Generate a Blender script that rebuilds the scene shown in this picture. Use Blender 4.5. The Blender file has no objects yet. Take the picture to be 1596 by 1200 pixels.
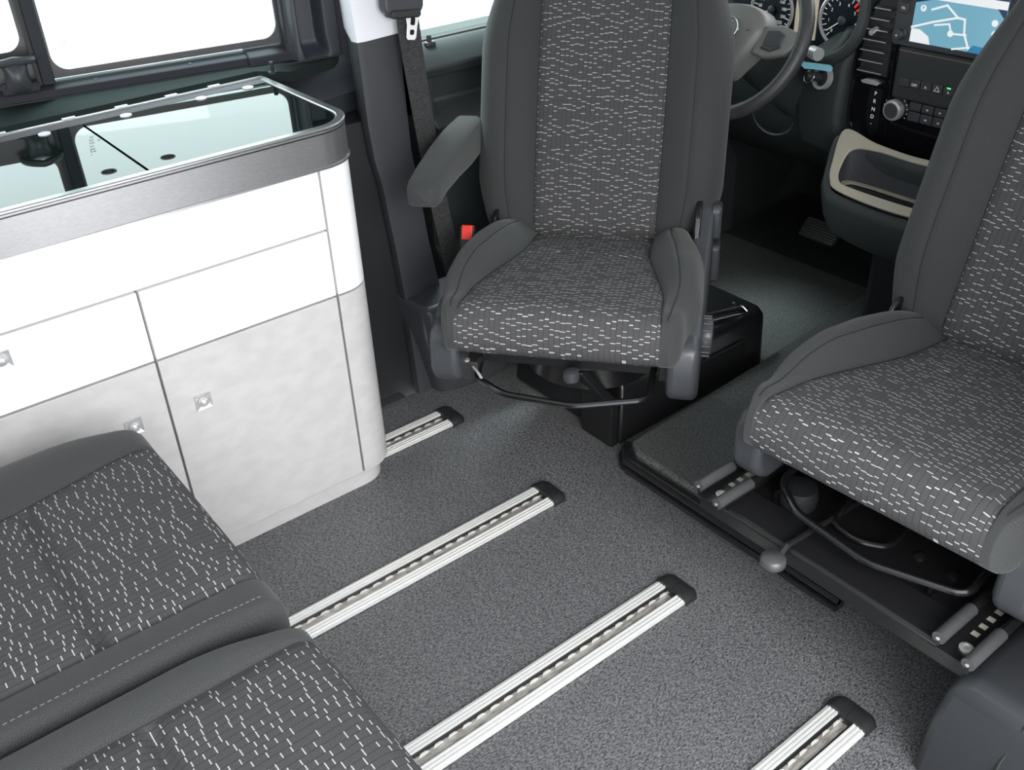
import bpy, bmesh, math, random
from mathutils import Vector, Matrix
random.seed(7)
S = bpy.context.scene
COL = S.collection
V = Vector
PI = math.pi

# ------------------------------------------------------------------ camera
cam_d = bpy.data.cameras.new('camera')
cam = bpy.data.objects.new('camera', cam_d)
COL.objects.link(cam)
cam_d.sensor_fit = 'HORIZONTAL'
cam_d.sensor_width = 36.0
cam_d.lens = 36.0 * 1536.11 / 1596.0
cam_d.clip_start = 0.02
R3 = Matrix(((0.78410312, 0.36133784, -0.50459613),
             (-0.61939856, 0.40440365, -0.67290647),
             (-0.03908606, 0.84017418, 0.5409063)))
cam.matrix_world = Matrix.Translation((0, 0, 1.35)) @ R3.to_4x4()
S.camera = cam

# ------------------------------------------------------------------ world, lights, exposure
w = bpy.data.worlds.new('World')
S.world = w
w.use_nodes = True
bg = w.node_tree.nodes['Background']
bg.inputs[0].default_value = (0.94, 0.975, 1.0, 1)
bg.inputs[1].default_value = 3.5


def area(name, loc, target, sx, sy, power, color=(1, 1, 1)):
    l = bpy.data.lights.new(name, 'AREA')
    l.shape = 'RECTANGLE'; l.size = sx; l.size_y = sy; l.energy = power; l.color = color
    o = bpy.data.objects.new(name, l); COL.objects.link(o)
    o.location = loc
    o.rotation_euler = (V(target) - V(loc)).to_track_quat('-Z', 'Y').to_euler()
    return o


# unseen fill lamps added outside the van to brighten the interior
area('added_fill_door', (-0.4, -2.6, 2.6), (0.7, 1.2, 0.4), 2.6, 1.8, 210, (1, .99, .97))  # added fill from the open door side, lightens the area near the camera
area('added_fill_driver_window', (1.50, 2.85, 3.2), (2.10, 1.62, 0.0), .9, .8, 240, (.93, .98, 1))  # added lamp that throws the pool of light on the cab floor
area('added_fill_windscreen', (4.6, 0.6, 2.6), (2.0, 1.1, 0.3), 2.0, 1.4, 25, (1, 1, 1))  # weak added fill through the windscreen opening

S.view_settings.view_transform = 'Standard'
S.view_settings.look = 'None'
S.view_settings.gamma = 1.0
S.view_settings.use_curve_mapping = False
S.view_settings.exposure = 0.0

# ------------------------------------------------------------------ materials
def lin(c):
    return tuple(((x / 255) / 12.92 if x / 255 <= 0.04045 else ((x / 255 + 0.055) / 1.055) ** 2.4) for x in c)


MATS = {}


def mat(name, color=(.5, .5, .5), rough=.5, metal=0.0, spec=.5, emit=None, estr=1.0, coat=0.0, ior=1.5):
    m = bpy.data.materials.new(name)
    m.use_nodes = True
    p = m.node_tree.nodes['Principled BSDF']
    p.inputs['Base Color'].default_value = (*color, 1)
    p.inputs['Roughness'].default_value = rough
    p.inputs['Metallic'].default_value = metal
    p.inputs['Specular IOR Level'].default_value = spec
    p.inputs['IOR'].default_value = ior
    p.inputs['Coat Weight'].default_value = coat
    if emit:
        p.inputs['Emission Color'].default_value = (*emit, 1)
        p.inputs['Emission Strength'].default_value = estr
    MATS[name] = m
    return m


def nd(m, typ, **kw):
    n = m.node_tree.nodes.new(typ)
    for k, v in kw.items():
        setattr(n, k, v)
    return n


def lk(m, a, b):
    m.node_tree.links.new(a, b)


def P(m):
    return m.node_tree.nodes['Principled BSDF']


def math_n(m, op, a, b=None):
    n = nd(m, 'ShaderNodeMath', operation=op)
    for i, x in enumerate((a, b)):
        if x is None: continue
        if isinstance(x, (int, float)): n.inputs[i].default_value = x
        else: lk(m, x, n.inputs[i])
    return n.outputs[0]


def grain(m, scale=300, strength=.3, dist=.001, stretch=(1, 1, 1), c0=None, c1=None, coord='Object', detail=2, lo=.35, hi=.65):
    tc = nd(m, 'ShaderNodeTexCoord'); mp = nd(m, 'ShaderNodeMapping')
    mp.inputs['Scale'].default_value = stretch
    lk(m, tc.outputs[coord], mp.inputs[0])
    n = nd(m, 'ShaderNodeTexNoise'); n.inputs['Scale'].default_value = scale; n.inputs['Detail'].default_value = detail
    lk(m, mp.outputs[0], n.inputs['Vector'])
    b = nd(m, 'ShaderNodeBump'); b.inputs['Strength'].default_value = strength; b.inputs['Distance'].default_value = dist
    lk(m, n.outputs['Fac'], b.inputs['Height']); lk(m, b.outputs[0], P(m).inputs['Normal'])
    if c0:
        r = nd(m, 'ShaderNodeValToRGB')
        r.color_ramp.elements[0].position = lo; r.color_ramp.elements[1].position = hi
        r.color_ramp.elements[0].color = (*c0, 1); r.color_ramp.elements[1].color = (*c1, 1)
        lk(m, n.outputs['Fac'], r.inputs[0]); lk(m, r.outputs[0], P(m).inputs['Base Color'])
    return m


def vinyl_mat(name, c0, c1, scale=150, rough=.45):
    m = mat(name, rough=rough, spec=.5)
    tc = nd(m, 'ShaderNodeTexCoord'); mp = nd(m, 'ShaderNodeMapping')
    mp.inputs['Rotation'].default_value = (0, 0, math.radians(38)); mp.inputs['Scale'].default_value = (1, 2.3, 1)
    lk(m, tc.outputs['Object'], mp.inputs[0])
    n = nd(m, 'ShaderNodeTexNoise'); n.inputs['Scale'].default_value = scale; n.inputs['Detail'].default_value = 2.5; n.inputs['Distortion'].default_value = .6
    lk(m, mp.outputs[0], n.inputs['Vector'])
    rp = nd(m, 'ShaderNodeValToRGB')
    rp.color_ramp.elements[0].position = .38; rp.color_ramp.elements[1].position = .64
    rp.color_ramp.elements[0].color = (*c0, 1); rp.color_ramp.elements[1].color = (*c1, 1)
    lk(m, n.outputs['Fac'], rp.inputs[0]); lk(m, rp.outputs[0], P(m).inputs['Base Color'])
    b = nd(m, 'ShaderNodeBump'); b.inputs['Strength'].default_value = .6; b.inputs['Distance'].default_value = .001
    lk(m, n.outputs['Fac'], b.inputs['Height']); lk(m, b.outputs[0], P(m).inputs['Normal'])
    return m


vinyl = vinyl_mat('floor_vinyl', (.036, .037, .041), (.205, .206, .212), 190)
mat_vinyl = vinyl_mat('cab_mat', (.052, .054, .054), (.18, .182, .176), 190)
plast = grain(mat('black_plastic', (.018, .019, .021), rough=.5, spec=.4), 700, .15, .0004)
plast_g = grain(mat('grey_plastic', (.042, .044, .05), rough=.46, spec=.5), 600, .25, .0005)
plast_b = grain(mat('slate_plastic', (.050, .053, .060), rough=.38, spec=.5), 700, .18, .0004)
dashm = grain(mat('dash_plastic', (.030, .036, .037), rough=.55, spec=.4), 500, .3, .0006)
gloss = mat('gloss_black', (.006, .006, .008), rough=.07, spec=.6)
steelb = mat('black_steel', (.012, .012, .013), rough=.28, spec=.55)
tubem = mat('satin_tube', (.075, .075, .08), rough=.2, metal=.9)
chrome = mat('chrome', (.75, .75, .77), rough=.16, metal=1)
silver = mat('silver_paint', (.62, .62, .63), rough=.25, metal=.5)
alu = mat('brushed_aluminium', (.62, .61, .6), rough=.38, metal=.35)
grain(alu, 60, .08, .0004, (1, 60, 60), (.72, .715, .70), (.86, .855, .84))
edge_alu = mat('satin_aluminium', (.50, .50, .51), rough=.3, metal=.9)
alu_band = mat('worktop_aluminium', rough=.36, metal=.9)
grain(alu_band, 40, .05, .0003, (3, 3, 60), (.33, .325, .33), (.40, .395, .40))
railin = grain(mat('rail_channel', rough=.45, metal=.5), 45, .1, .0005, (1, 4, 4), (.30, .27, .24), (.62, .6, .57), detail=4)
white_lam = mat('white_laminate', (.86, .86, .87), rough=.32, spec=.4)
grey_lam = grain(mat('grey_laminate', rough=.5, spec=.35), 26, .12, .0008, (1, 1, 1.6), (.47, .455, .458), (.52, .505, .508), detail=9)
gapm = mat('panel_gap', (.16, .15, .16), rough=.6)
lidglass = mat('lid_glass', (.006, .012, .011), rough=.012, spec=.5, ior=1.7)
white_trim = grain(mat('pale_trim', (.74, .74, .78), rough=.6, spec=.3), 400, .1, .0004)
beige = grain(mat('beige_trim', (.40, .365, .29), rough=.5), 500, .15, .0005)
redm = mat('red_button', (.8, .035, .02), rough=.35)
tagm = mat('pale_blue_tag', (.22, .5, .62), rough=.4)
headl = mat('headliner', (.62, .62, .62), rough=.9)
seam = mat('seam_thread', (.16, .16, .165), rough=.8)
piping = mat('dark_piping', (.012, .012, .013), rough=.8)
rub = mat('rubber', (.02, .02, .02), rough=.6)
mark_w = mat('white_marking', (.75, .75, .75), rough=.5, emit=(.8, .85, .9), estr=.25)
mark_r = mat('red_marking', (.7, .02, .02), rough=.5, emit=(1, .05, .03), estr=.5)
whitepl = mat('white_plastic', (.78, .78, .77), rough=.35)
boltm = mat('zinc_bolt', (.72, .72, .7), rough=.3, metal=.6)
frit = mat('window_frit', (.045, .042, .048), rough=.35)
frame_m = grain(mat('window_frame_dark', (.035, .037, .044), rough=.6, spec=.1), 500, .1, .0004)
ledgem = grain(mat('ledge_dark', (.016, .022, .022), rough=.65, spec=.06), 400, .15, .0005)
trimm = grain(mat('wall_trim_grey', (.038, .042, .05), rough=.45, spec=.5), 500, .2, .0005)
gaugeface = mat('gauge_face', (.01, .014, .02), rough=.3)
etch = mat('etched_marks', (.05, .06, .06), rough=.6)
green = mat('green_led', (.02, .4, .06), emit=(.05, 1, .15), estr=1.6)
screen_blue = mat('screen_blue', (.0, .0, .0), rough=.15, emit=lin((122, 178, 200)), estr=.9)
screen_white = mat('screen_white', (0, 0, 0), rough=.15, emit=(.85, .9, .92), estr=.95)
screen_navy = mat('screen_navy', (0, 0, 0), rough=.15, emit=lin((30, 52, 92)), estr=.8)
screen_teal = mat('screen_teal', (0, 0, 0), rough=.15, emit=lin((50, 130, 175)), estr=.9)
button_m = mat('button_grey', (.045, .045, .045), rough=.4)

# thin window glass
glass = bpy.data.materials.new('window_glass'); glass.use_nodes = True
nt = glass.node_tree; nt.nodes.clear()
o_ = nt.nodes.new('ShaderNodeOutputMaterial'); mx = nt.nodes.new('ShaderNodeMixShader')
tr = nt.nodes.new('ShaderNodeBsdfTransparent'); tr.inputs[0].default_value = (.90, .985, .97, 1)
gl = nt.nodes.new('ShaderNodeBsdfGlossy'); gl.inputs['Roughness'].default_value = .02
fr = nt.nodes.new('ShaderNodeLayerWeight'); fr.inputs['Blend'].default_value = .5
pw = nt.nodes.new('ShaderNodeMath'); pw.operation = 'POWER'; pw.inputs[1].default_value = 5
ml = nt.nodes.new('ShaderNodeMath'); ml.operation = 'MULTIPLY_ADD'; ml.inputs[1].default_value = .5; ml.inputs[2].default_value = .03
nt.links.new(fr.outputs['Facing'], pw.inputs[0]); nt.links.new(pw.outputs[0], ml.inputs[0])
nt.links.new(ml.outputs[0], mx.inputs[0]); nt.links.new(tr.outputs[0], mx.inputs[1]); nt.links.new(gl.outputs[0], mx.inputs[2])
nt.links.new(mx.outputs[0], o_.inputs[0])


def fabric_plain():
    m = mat('fabric_plain', rough=.9, spec=.2)
    P(m).inputs['Sheen Weight'].default_value = .12
    uv = nd(m, 'ShaderNodeUVMap'); uv.uv_map = 'UVMap'
    sp = nd(m, 'ShaderNodeSeparateXYZ'); lk(m, uv.outputs[0], sp.inputs[0])
    a = math_n(m, 'ADD', sp.outputs[0], sp.outputs[1])
    t = math_n(m, 'SINE', math_n(m, 'MULTIPLY', a, 2 * PI / .0028))
    b = math_n(m, 'SINE', math_n(m, 'MULTIPLY', math_n(m, 'SUBTRACT', sp.outputs[0], sp.outputs[1]), 2 * PI / .0034))
    h = math_n(m, 'ADD', t, math_n(m, 'MULTIPLY', b, .6))
    nz = nd(m, 'ShaderNodeTexNoise'); nz.inputs['Scale'].default_value = 900
    lk(m, uv.outputs[0], nz.inputs['Vector'])
    f = math_n(m, 'ADD', math_n(m, 'MULTIPLY', h, .07), nz.outputs['Fac'])
    r = nd(m, 'ShaderNodeValToRGB')
    r.color_ramp.elements[0].position = .2; r.color_ramp.elements[1].position = .85
    r.color_ramp.elements[0].color = (.019, .0197, .0200, 1); r.color_ramp.elements[1].color = (.066, .069, .070, 1)
    lk(m, f, r.inputs[0]); lk(m, r.outputs[0], P(m).inputs['Base Color'])
    bp = nd(m, 'ShaderNodeBump'); bp.inputs['Strength'].default_value = .35; bp.inputs['Distance'].default_value = .0006
    lk(m, f, bp.inputs['Height']); lk(m, bp.outputs[0], P(m).inputs['Normal'])
    return m


def fabric_dash(name='fabric_dash', cw=.0104, rh=.0140, thr=.24, dash=(.44, .44, .43)):
    m = mat(name, rough=.9, spec=.2)
    uv = nd(m, 'ShaderNodeUVMap'); uv.uv_map = 'UVMap'
    sp = nd(m, 'ShaderNodeSeparateXYZ'); lk(m, uv.outputs[0], sp.inputs[0])
    cu = math_n(m, 'DIVIDE', sp.outputs[0], cw)
    ci = math_n(m, 'FLOOR', cu); cf = math_n(m, 'FRACT', cu)
    w1 = nd(m, 'ShaderNodeTexWhiteNoise', noise_dimensions='1D'); lk(m, ci, w1.inputs['W'])
    rv = math_n(m, 'ADD', math_n(m, 'DIVIDE', sp.outputs[1], rh), math_n(m, 'MULTIPLY', w1.outputs['Value'], 7.0))
    ri = math_n(m, 'FLOOR', rv); rf = math_n(m, 'FRACT', rv)
    cb = nd(m, 'ShaderNodeCombineXYZ'); lk(m, ci, cb.inputs[0]); lk(m, ri, cb.inputs[1])
    w2 = nd(m, 'ShaderNodeTexWhiteNoise', noise_dimensions='2D'); lk(m, cb.outputs[0], w2.inputs['Vector'])
    sc_ = nd(m, 'ShaderNodeSeparateColor'); lk(m, w2.outputs['Color'], sc_.inputs[0])
    on = math_n(m, 'GREATER_THAN', w2.outputs['Value'], thr)
    pos = math_n(m, 'ADD', math_n(m, 'MULTIPLY', sc_.outputs[0], .7), .15)
    inr = math_n(m, 'LESS_THAN', math_n(m, 'ABSOLUTE', math_n(m, 'SUBTRACT', rf, pos)), .048)
    half = math_n(m, 'ADD', math_n(m, 'MULTIPLY', math_n(m, 'GREATER_THAN', sc_.outputs[1], .6), .13), .36)
    inc = math_n(m, 'LESS_THAN', math_n(m, 'ABSOLUTE', math_n(m, 'SUBTRACT', cf, .5)), half)
    d = math_n(m, 'MULTIPLY', math_n(m, 'MULTIPLY', on, inr), inc)
    # dark column threads
    edge = math_n(m, 'GREATER_THAN', math_n(m, 'ABSOLUTE', math_n(m, 'SUBTRACT', cf, .5)), .45)
    nz = nd(m, 'ShaderNodeTexNoise'); nz.inputs['Scale'].default_value = 1100
    lk(m, uv.outputs[0], nz.inputs['Vector'])
    r = nd(m, 'ShaderNodeValToRGB')
    r.color_ramp.elements[0].position = .25; r.color_ramp.elements[1].position = .75
    r.color_ramp.elements[0].color = (.030, .0295, .0305, 1); r.color_ramp.elements[1].color = (.095, .094, .098, 1)
    lk(m, nz.outputs['Fac'], r.inputs[0])
    m1 = nd(m, 'ShaderNodeMix', data_type='RGBA'); lk(m, math_n(m, 'MULTIPLY', edge, .55), m1.inputs[0])
    lk(m, r.outputs[0], m1.inputs[6]); m1.inputs[7].default_value = (.015, .015, .017, 1)
    m2 = nd(m, 'ShaderNodeMix', data_type='RGBA'); lk(m, d, m2.inputs[0])
    lk(m, m1.outputs[2], m2.inputs[6]); m2.inputs[7].default_value = (*dash, 1)
    lk(m, m2.outputs[2], P(m).inputs['Base Color'])
    bp = nd(m, 'ShaderNodeBump'); bp.inputs['Strength'].default_value = .4; bp.inputs['Distance'].default_value = .0006
    lk(m, math_n(m, 'SUBTRACT', nz.outputs['Fac'], edge), bp.inputs['Height']); lk(m, bp.outputs[0], P(m).inputs['Normal'])
    return m


fplain = fabric_plain()
fdash = fabric_dash()
belt_m = mat('belt_webbing', rough=.75, spec=.3)
grain(belt_m, 120, .5, .001, (1, 1, 9), (.018, .018, .019), (.055, .055, .055))
wheel_leather = grain(mat('wheel_leather', (.035, .037, .038), rough=.4, spec=.5), 420, .5, .001)
slotm = mat('slot_light', (.42, .40, .34), rough=.5)
lipm = mat('runner_grey', (.085, .086, .09), rough=.38, metal=.3)
carpetm = grain(mat('footwell_mat', rough=.85), 300, .5, .001, (1, 1, 1), (.012, .014, .015), (.035, .036, .034))

# ------------------------------------------------------------------ mesh helpers
def link(o, parent=None):
    COL.objects.link(o)
    if parent is not None: o.parent = parent
    return o


def obj(name, bm, m, parent=None, smooth=False, bevel=0, seg=2, angle=35, recalc=True, M=None):
    if M is not None: bmesh.ops.transform(bm, matrix=M, verts=bm.verts)
    if recalc: bmesh.ops.recalc_face_normals(bm, faces=bm.faces)
    me = bpy.data.meshes.new(name)
    bm.to_mesh(me); bm.free()
    me.materials.append(m)
    o = bpy.data.objects.new(name, me)
    link(o, parent)
    if smooth or bevel:
        for p in me.polygons: p.use_smooth = True
        a = math.radians(angle)
        me.set_sharp_from_angle(angle=a) if hasattr(me, 'set_sharp_from_angle') else None
    if bevel:
        md = o.modifiers.new('bevel', 'BEVEL'); md.width = bevel; md.segments = seg; md.limit_method = 'ANGLE'
        md.angle_limit = math.radians(30); md.harden_normals = False
        for p in me.polygons: p.use_smooth = True
    return o


def thing(name, label, cat, loc=(0, 0, 0), rotz=0, group=None):
    o = bpy.data.objects.new(name, None)
    o.empty_display_size = .05
    link(o)
    o.location = loc; o.rotation_euler = (0, 0, rotz)
    o['label'] = label; o['category'] = cat
    if group: o['group'] = group
    return o


def tag(o, label, cat, group=None):
    o['label'] = label; o['category'] = cat
    if group: o['group'] = group
    return o


def struct(o):
    o['kind'] = 'structure'
    return o


def bx(bm, x0, x1, y0, y1, z0, z1, M=None):
    vs = [bm.verts.new(V((x, y, z))) for x in (x0, x1) for y in (y0, y1) for z in (z0, z1)]
    if M is not None:
        for v in vs: v.co = M @ v.co
    for f in ((0, 1, 3, 2), (4, 6, 7, 5), (0, 4, 5, 1), (2, 3, 7, 6), (0, 2, 6, 4), (1, 5, 7, 3)):
        bm.faces.new([vs[i] for i in f])
    return bm


def box(x0, x1, y0, y1, z0, z1):
    return bx(bmesh.new(), x0, x1, y0, y1, z0, z1)


def prism(poly, a, b, axis='y', bm=None, M=None):
    """poly: list of 2d points, extruded between a and b along axis"""
    bm = bm or bmesh.new()
    def mk(p, h):
        c = {'x': (h, p[0], p[1]), 'y': (p[0], h, p[1]), 'z': (p[0], p[1], h)}[axis]
        c = V(c)
        return bm.verts.new(M @ c if M is not None else c)
    A = [mk(p, a) for p in poly]; B = [mk(p, b) for p in poly]
    n = len(poly)
    bm.faces.new(A); bm.faces.new(B[::-1])
    for i in range(n):
        bm.faces.new([A[i], B[i], B[(i + 1) % n], A[(i + 1) % n]])
    return bm


def rrect(x0, x1, y0, y1, r, n=6):
    pts = []
    for cx, cy, a0 in ((x1 - r, y1 - r, 0), (x0 + r, y1 - r, 90), (x0 + r, y0 + r, 180), (x1 - r, y0 + r, 270)):
        for i in range(n + 1):
            a = math.radians(a0 + 90 * i / n)
            pts.append((cx + r * math.cos(a), cy + r * math.sin(a)))
    return pts


def smooth_path(pts, n=8, closed=False):
    pts = [V(p) for p in pts]
    out = []
    N = len(pts)
    rng = range(N) if closed else range(N - 1)
    for i in rng:
        p0 = pts[(i - 1) % N] if (closed or i > 0) else pts[i]
        p1 = pts[i]; p2 = pts[(i + 1) % N]
        p3 = pts[(i + 2) % N] if (closed or i + 2 < N) else p2
        for k in range(n):
            t = k / n
            out.append(.5 * ((2 * p1) + (-p0 + p2) * t + (2 * p0 - 5 * p1 + 4 * p2 - p3) * t * t + (-p0 + 3 * p1 - 3 * p2 + p3) * t ** 3))
    if not closed: out.append(pts[-1])
    return out


def tube(path, r, bm=None, k=10, closed=False, rf=None, sx=1.0):
    bm = bm or bmesh.new()
    path = [V(p) for p in path]
    N = len(path); rings = []
    up = V((0, 0, 1))
    prev = None
    for i, p in enumerate(path):
        if closed: t = path[(i + 1) % N] - path[(i - 1) % N]
        else: t = path[min(i + 1, N - 1)] - path[max(i - 1, 0)]
        t.normalize()
        if prev is None:
            a = t.cross(up)
            if a.length < 1e-3: a = t.cross(V((1, 0, 0)))
        else:
            a = prev - t * prev.dot(t)
        a.normalize(); prev = a
        b = t.cross(a)
        rr = rf(i / (N - 1)) * r if rf else r
        rings.append([bm.verts.new(p + rr * (math.cos(2 * PI * j / k) * a * sx + math.sin(2 * PI * j / k) * b)) for j in range(k)])
    M_ = N if closed else N - 1
    for i in range(M_):
        A = rings[i]; B = rings[(i + 1) % N]
        for j in range(k):
            bm.faces.new([A[j], A[(j + 1) % k], B[(j + 1) % k], B[j]])
    if not closed:
        bm.faces.new(rings[0][::-1]); bm.faces.new(rings[-1])
    return bm


def round_corners(pts, r, n=5, closed=False):
    pts = [V(p) for p in pts]; out = []
    N = len(pts)
    for i, p in enumerate(pts):
        if not closed and i in (0, N - 1):
            out.append(p); continue
        a = (pts[i - 1] - p); b = (pts[(i + 1) % N] - p)
        rr = min(r, a.length * .45, b.length * .45)
        a = p + a.normalized() * rr; b = p + b.normalized() * rr
        for k in range(n + 1):
            t = k / n
            out.append((1 - t) ** 2 * a + 2 * t * (1 - t) * p + t * t * b)
    return out


def lathe(prof, M=None, k=28, bm=None):
    """prof: (r, h) pairs round local z"""
    bm = bm or bmesh.new()
    rings = []
    for r, h in prof:
        rings.append([bm.verts.new((M or Matrix()) @ V((max(r, 1e-5) * math.cos(2 * PI * j / k), max(r, 1e-5) * math.sin(2 * PI * j / k), h))) for j in range(k)])
    for A, B in zip(rings, rings[1:]):
        for j in range(k):
            bm.faces.new([A[j], A[(j + 1) % k], B[(j + 1) % k], B[j]])
    bm.faces.new(rings[0][::-1]); bm.faces.new(rings[-1])
    return bm


def frameM(origin, xa, ya, za):
    m = Matrix((V(xa), V(ya), V(za))).transposed().to_4x4()
    return Matrix.Translation(origin) @ m


def ring_prism(outer, inner, a, b, axis='y', M=None, bm=None):
    """wall between two loops of equal length"""
    bm = bm or bmesh.new()
    def mk(p, h):
        c = V({'x': (h, p[0], p[1]), 'y': (p[0], h, p[1]), 'z': (p[0], p[1], h)}[axis])
        return bm.verts.new(M @ c if M is not None else c)
    L = [[mk(p, h) for p in loop] for loop in (outer, inner) for h in (a, b)]
    oa, ob, ia, ib = L
    n = len(outer)
    for i in range(n):
        j = (i + 1) % n
        for q in ((oa[i], oa[j], ob[j], ob[i]), (ia[i], ib[i], ib[j], ia[j]), (oa[i], ia[i], ia[j], oa[j]), (ob[i], ob[j], ib[j], ib[i])):
            bm.faces.new(q)
    return bm


def text(name, s, size, M, m, parent, ext=.0004):
    c = bpy.data.curves.new(name, 'FONT')
    c.body = s; c.size = size; c.align_x = 'CENTER'; c.align_y = 'CENTER'; c.extrude = ext
    c.materials.append(m)
    tmp = bpy.data.objects.new('tmp', c); COL.objects.link(tmp)
    dg = bpy.context.evaluated_depsgraph_get(); dg.update()
    me = bpy.data.meshes.new_from_object(tmp.evaluated_get(dg))
    bpy.data.objects.remove(tmp); bpy.data.curves.remove(c)
    me.name = name
    if not me.materials: me.materials.append(m)
    o = bpy.data.objects.new(name, me)
    link(o, parent); o.matrix_local = M
    return o


def sstep(a, b, x):
    t = max(0, min(1, (x - a) / (b - a)))
    return t * t * (3 - 2 * t)


def interp(tab, x):
    if x <= tab[0][0]: return tab[0][1]
    for (a, fa), (b, fb) in zip(tab, tab[1:]):
        if x <= b:
            t = (x - a) / (b - a); t = t * t * (3 - 2 * t)
            return fa + (fb - fa) * t
    return tab[-1][1]


def upholstery(parent, names, base, T, Y, N, s0, s1, nb, nt_, outL, outR, seamL, seamR, r=.05, bumpL=.04, bumpR=.04,
               bwin=None, creases=(), crown=0.0, matC=None, matS=None, groove=.006, stitch=(), piping_at=(), bow=None):
    """rounded upholstered block. s runs along T, y along Y, n along N.
    outL/outR outer half outlines, seamL/seamR the sewn seams, all functions of s. Built as three parts."""
    matC = matC or fdash; matS = matS or fplain
    na, nc = 44, 8; nbo, nbc = 22, 24; nbq = 2 * nbo + nbc
    hs = (s1 - s0) / 2; hn = (nt_ - nb) / 2; hy = .25
    cs = (s1 + s0) / 2; cn = (nt_ + nb) / 2
    base, T, Y, N = V(base), V(T), V(Y), V(N)
    def surf(a, b, c):
        q = V((a * hs, b * hy, c * hn))
        rr = min(r, hn * .98)
        k = V((max(-hs + rr, min(hs - rr, q.x)), max(-hy + rr * .8, min(hy - rr * .8, q.y)), max(-hn + rr, min(hn - rr, q.z))))
        d = q - k
        dd = V((d.x / rr, d.y / (rr * .8), d.z / rr))
        L = dd.length
        if L > 1e-6:
            L = (abs(dd.x) ** 2.2 + abs(dd.y) ** 2.2 + abs(dd.z) ** 2.2) ** (1 / 2.2)
            mxx = max(abs(dd.x), abs(dd.y), abs(dd.z))
            dd = dd / L
            # points inside the zone keep their distance along flat faces
            q = k + V((dd.x * rr, dd.y * rr * .8, dd.z * rr))
        s = q.x + cs; bb = q.y / hy; n = q.z + cn
        ab = abs(bb); sg = 1 if bb >= 0 else -1
        so = (outL if sg > 0 else outR)(s); se = (seamL if sg > 0 else seamR)(s)
        y = sg * (ab / .5 * se) if ab <= .5 else sg * (se + (ab - .5) / .5 * (so - se))
        # centre line offset handled by asymmetric outlines
        top = max(0, (n - cn) / hn)
        t = max(0, (ab - .5) / .5)
        bw = bwin(s) if bwin else 1
        bump = (bumpL if sg > 0 else bumpR) * math.sin(PI * min(1, t * .9 + .0)) * bw
        n += top * bump
        n += top * crown * (1 - (ab / .5) ** 2) * (1 if ab < .5 else 0)
        n -= top * groove * math.exp(-((ab - .5) / .022) ** 2)
        for cr, dep, wid in creases:
            if ab < .5: n -= top * dep * math.exp(-((s - cr) / wid) ** 2)
        for st in stitch:
            if ab > .5: n -= top * .0045 * bw * math.exp(-((t - round(st * 22) / 22) / .028) ** 2)
        if bow: n += bow(s, y)
        return s, y, n
    A = [-1 + 2 * i / na for i in range(na + 1)]
    for cr, dep, wid in creases:
        for k in (-2, -1, -.5, 0, .5, 1, 2): A.append((cr + k * wid - cs) / hs)
    A = sorted(A); na = len(A) - 1
    B = [-1 + .5 * i / nbo for i in range(nbo)] + [-.5 + i / nbc for i in range(nbc)] + [.5 + .5 * i / nbo for i in range(nbo + 1)]
    Cc = [-1 + 2 * i / nc for i in range(nc + 1)]
    quads = []
    def add(f, n1, n2):
        for i in range(n1):
            for j in range(n2):
                quads.append([f(i, j), f(i + 1, j), f(i + 1, j + 1), f(i, j + 1)])
    for k in (0, nc): add(lambda i, j: (i, j, k), na, nbq)
    for k in (0, nbq): add(lambda i, j: (i, k, j), na, nc)
    for k in (0, na): add(lambda i, j: (k, i, j), nbq, nc)
    third = nbo
    out = []
    for nm, lo, hi, mm in ((names[0], third, nbq - third, matC), (names[1], 0, third, matS), (names[1], nbq - third, nbq, matS)):
        bm = bmesh.new(); uvl = bm.loops.layers.uv.new('UVMap'); cache = {}
        for q in quads:
            js = [p[1] for p in q]
            if min(js) < lo or max(js) > hi: continue
            if min(js) == max(js) and mm is matC: continue
            vs = []
            for p in q:
                if p not in cache:
                    s, y, n = surf(A[p[0]], B[p[1]], Cc[p[2]])
                    cache[p] = (bm.verts.new(base + T * s + Y * y + N * n), (y, s - .9 * min(0, n - (nt_ - .35 * r)) if s > cs else s + .9 * min(0, n - (nt_ - .35 * r))))
                vs.append(cache[p])
            try: f = bm.faces.new([v[0] for v in vs])
            except ValueError: continue
            for l, v in zip(f.loops, vs): l[uvl].uv = v[1]
            if mm is matS:
                for l, v in zip(f.loops, vs): l[uvl].uv = (v[1][0], v[1][1])
        # orient outwards
        cen = base + T * cs + N * cn
        o = obj(nm, bm, mm, parent, smooth=True, angle=70, recalc=False)
        for p in o.data.polygons:
            pass
        bm2 = bmesh.new(); bm2.from_mesh(o.data)
        yc = 0 if mm is matC else (.2 if lo > third else -.2)
        cc = cen + Y * yc
        bmesh.ops.recalc_face_normals(bm2, faces=bm2.faces)
        vote = sum(f.calc_area() * (1 if f.normal.dot(f.calc_center_median() - cc) > 0 else -1) for f in bm2.faces)
        if vote < 0: bmesh.ops.reverse_faces(bm2, faces=bm2.faces)
        bm2.to_mesh(o.data); bm2.free()
        for p in o.data.polygons: p.use_smooth = True
        out.append(o)
    for sg in (-1, 1):
        for bb in [.5] + [.5 + .5 * round(st * 22) / 22 for st in stitch]:
            pth = []
            for i in range(46):
                s_, y_, n_ = surf(-.93 + 1.86 * i / 45, sg * bb, 1)
                pth.append(base + T * s_ + Y * y_ + N * (n_ + .0002))
            obj('sewn_seam', tube(pth, .0011, k=5), piping, parent, smooth=True)
    return out, surf


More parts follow.
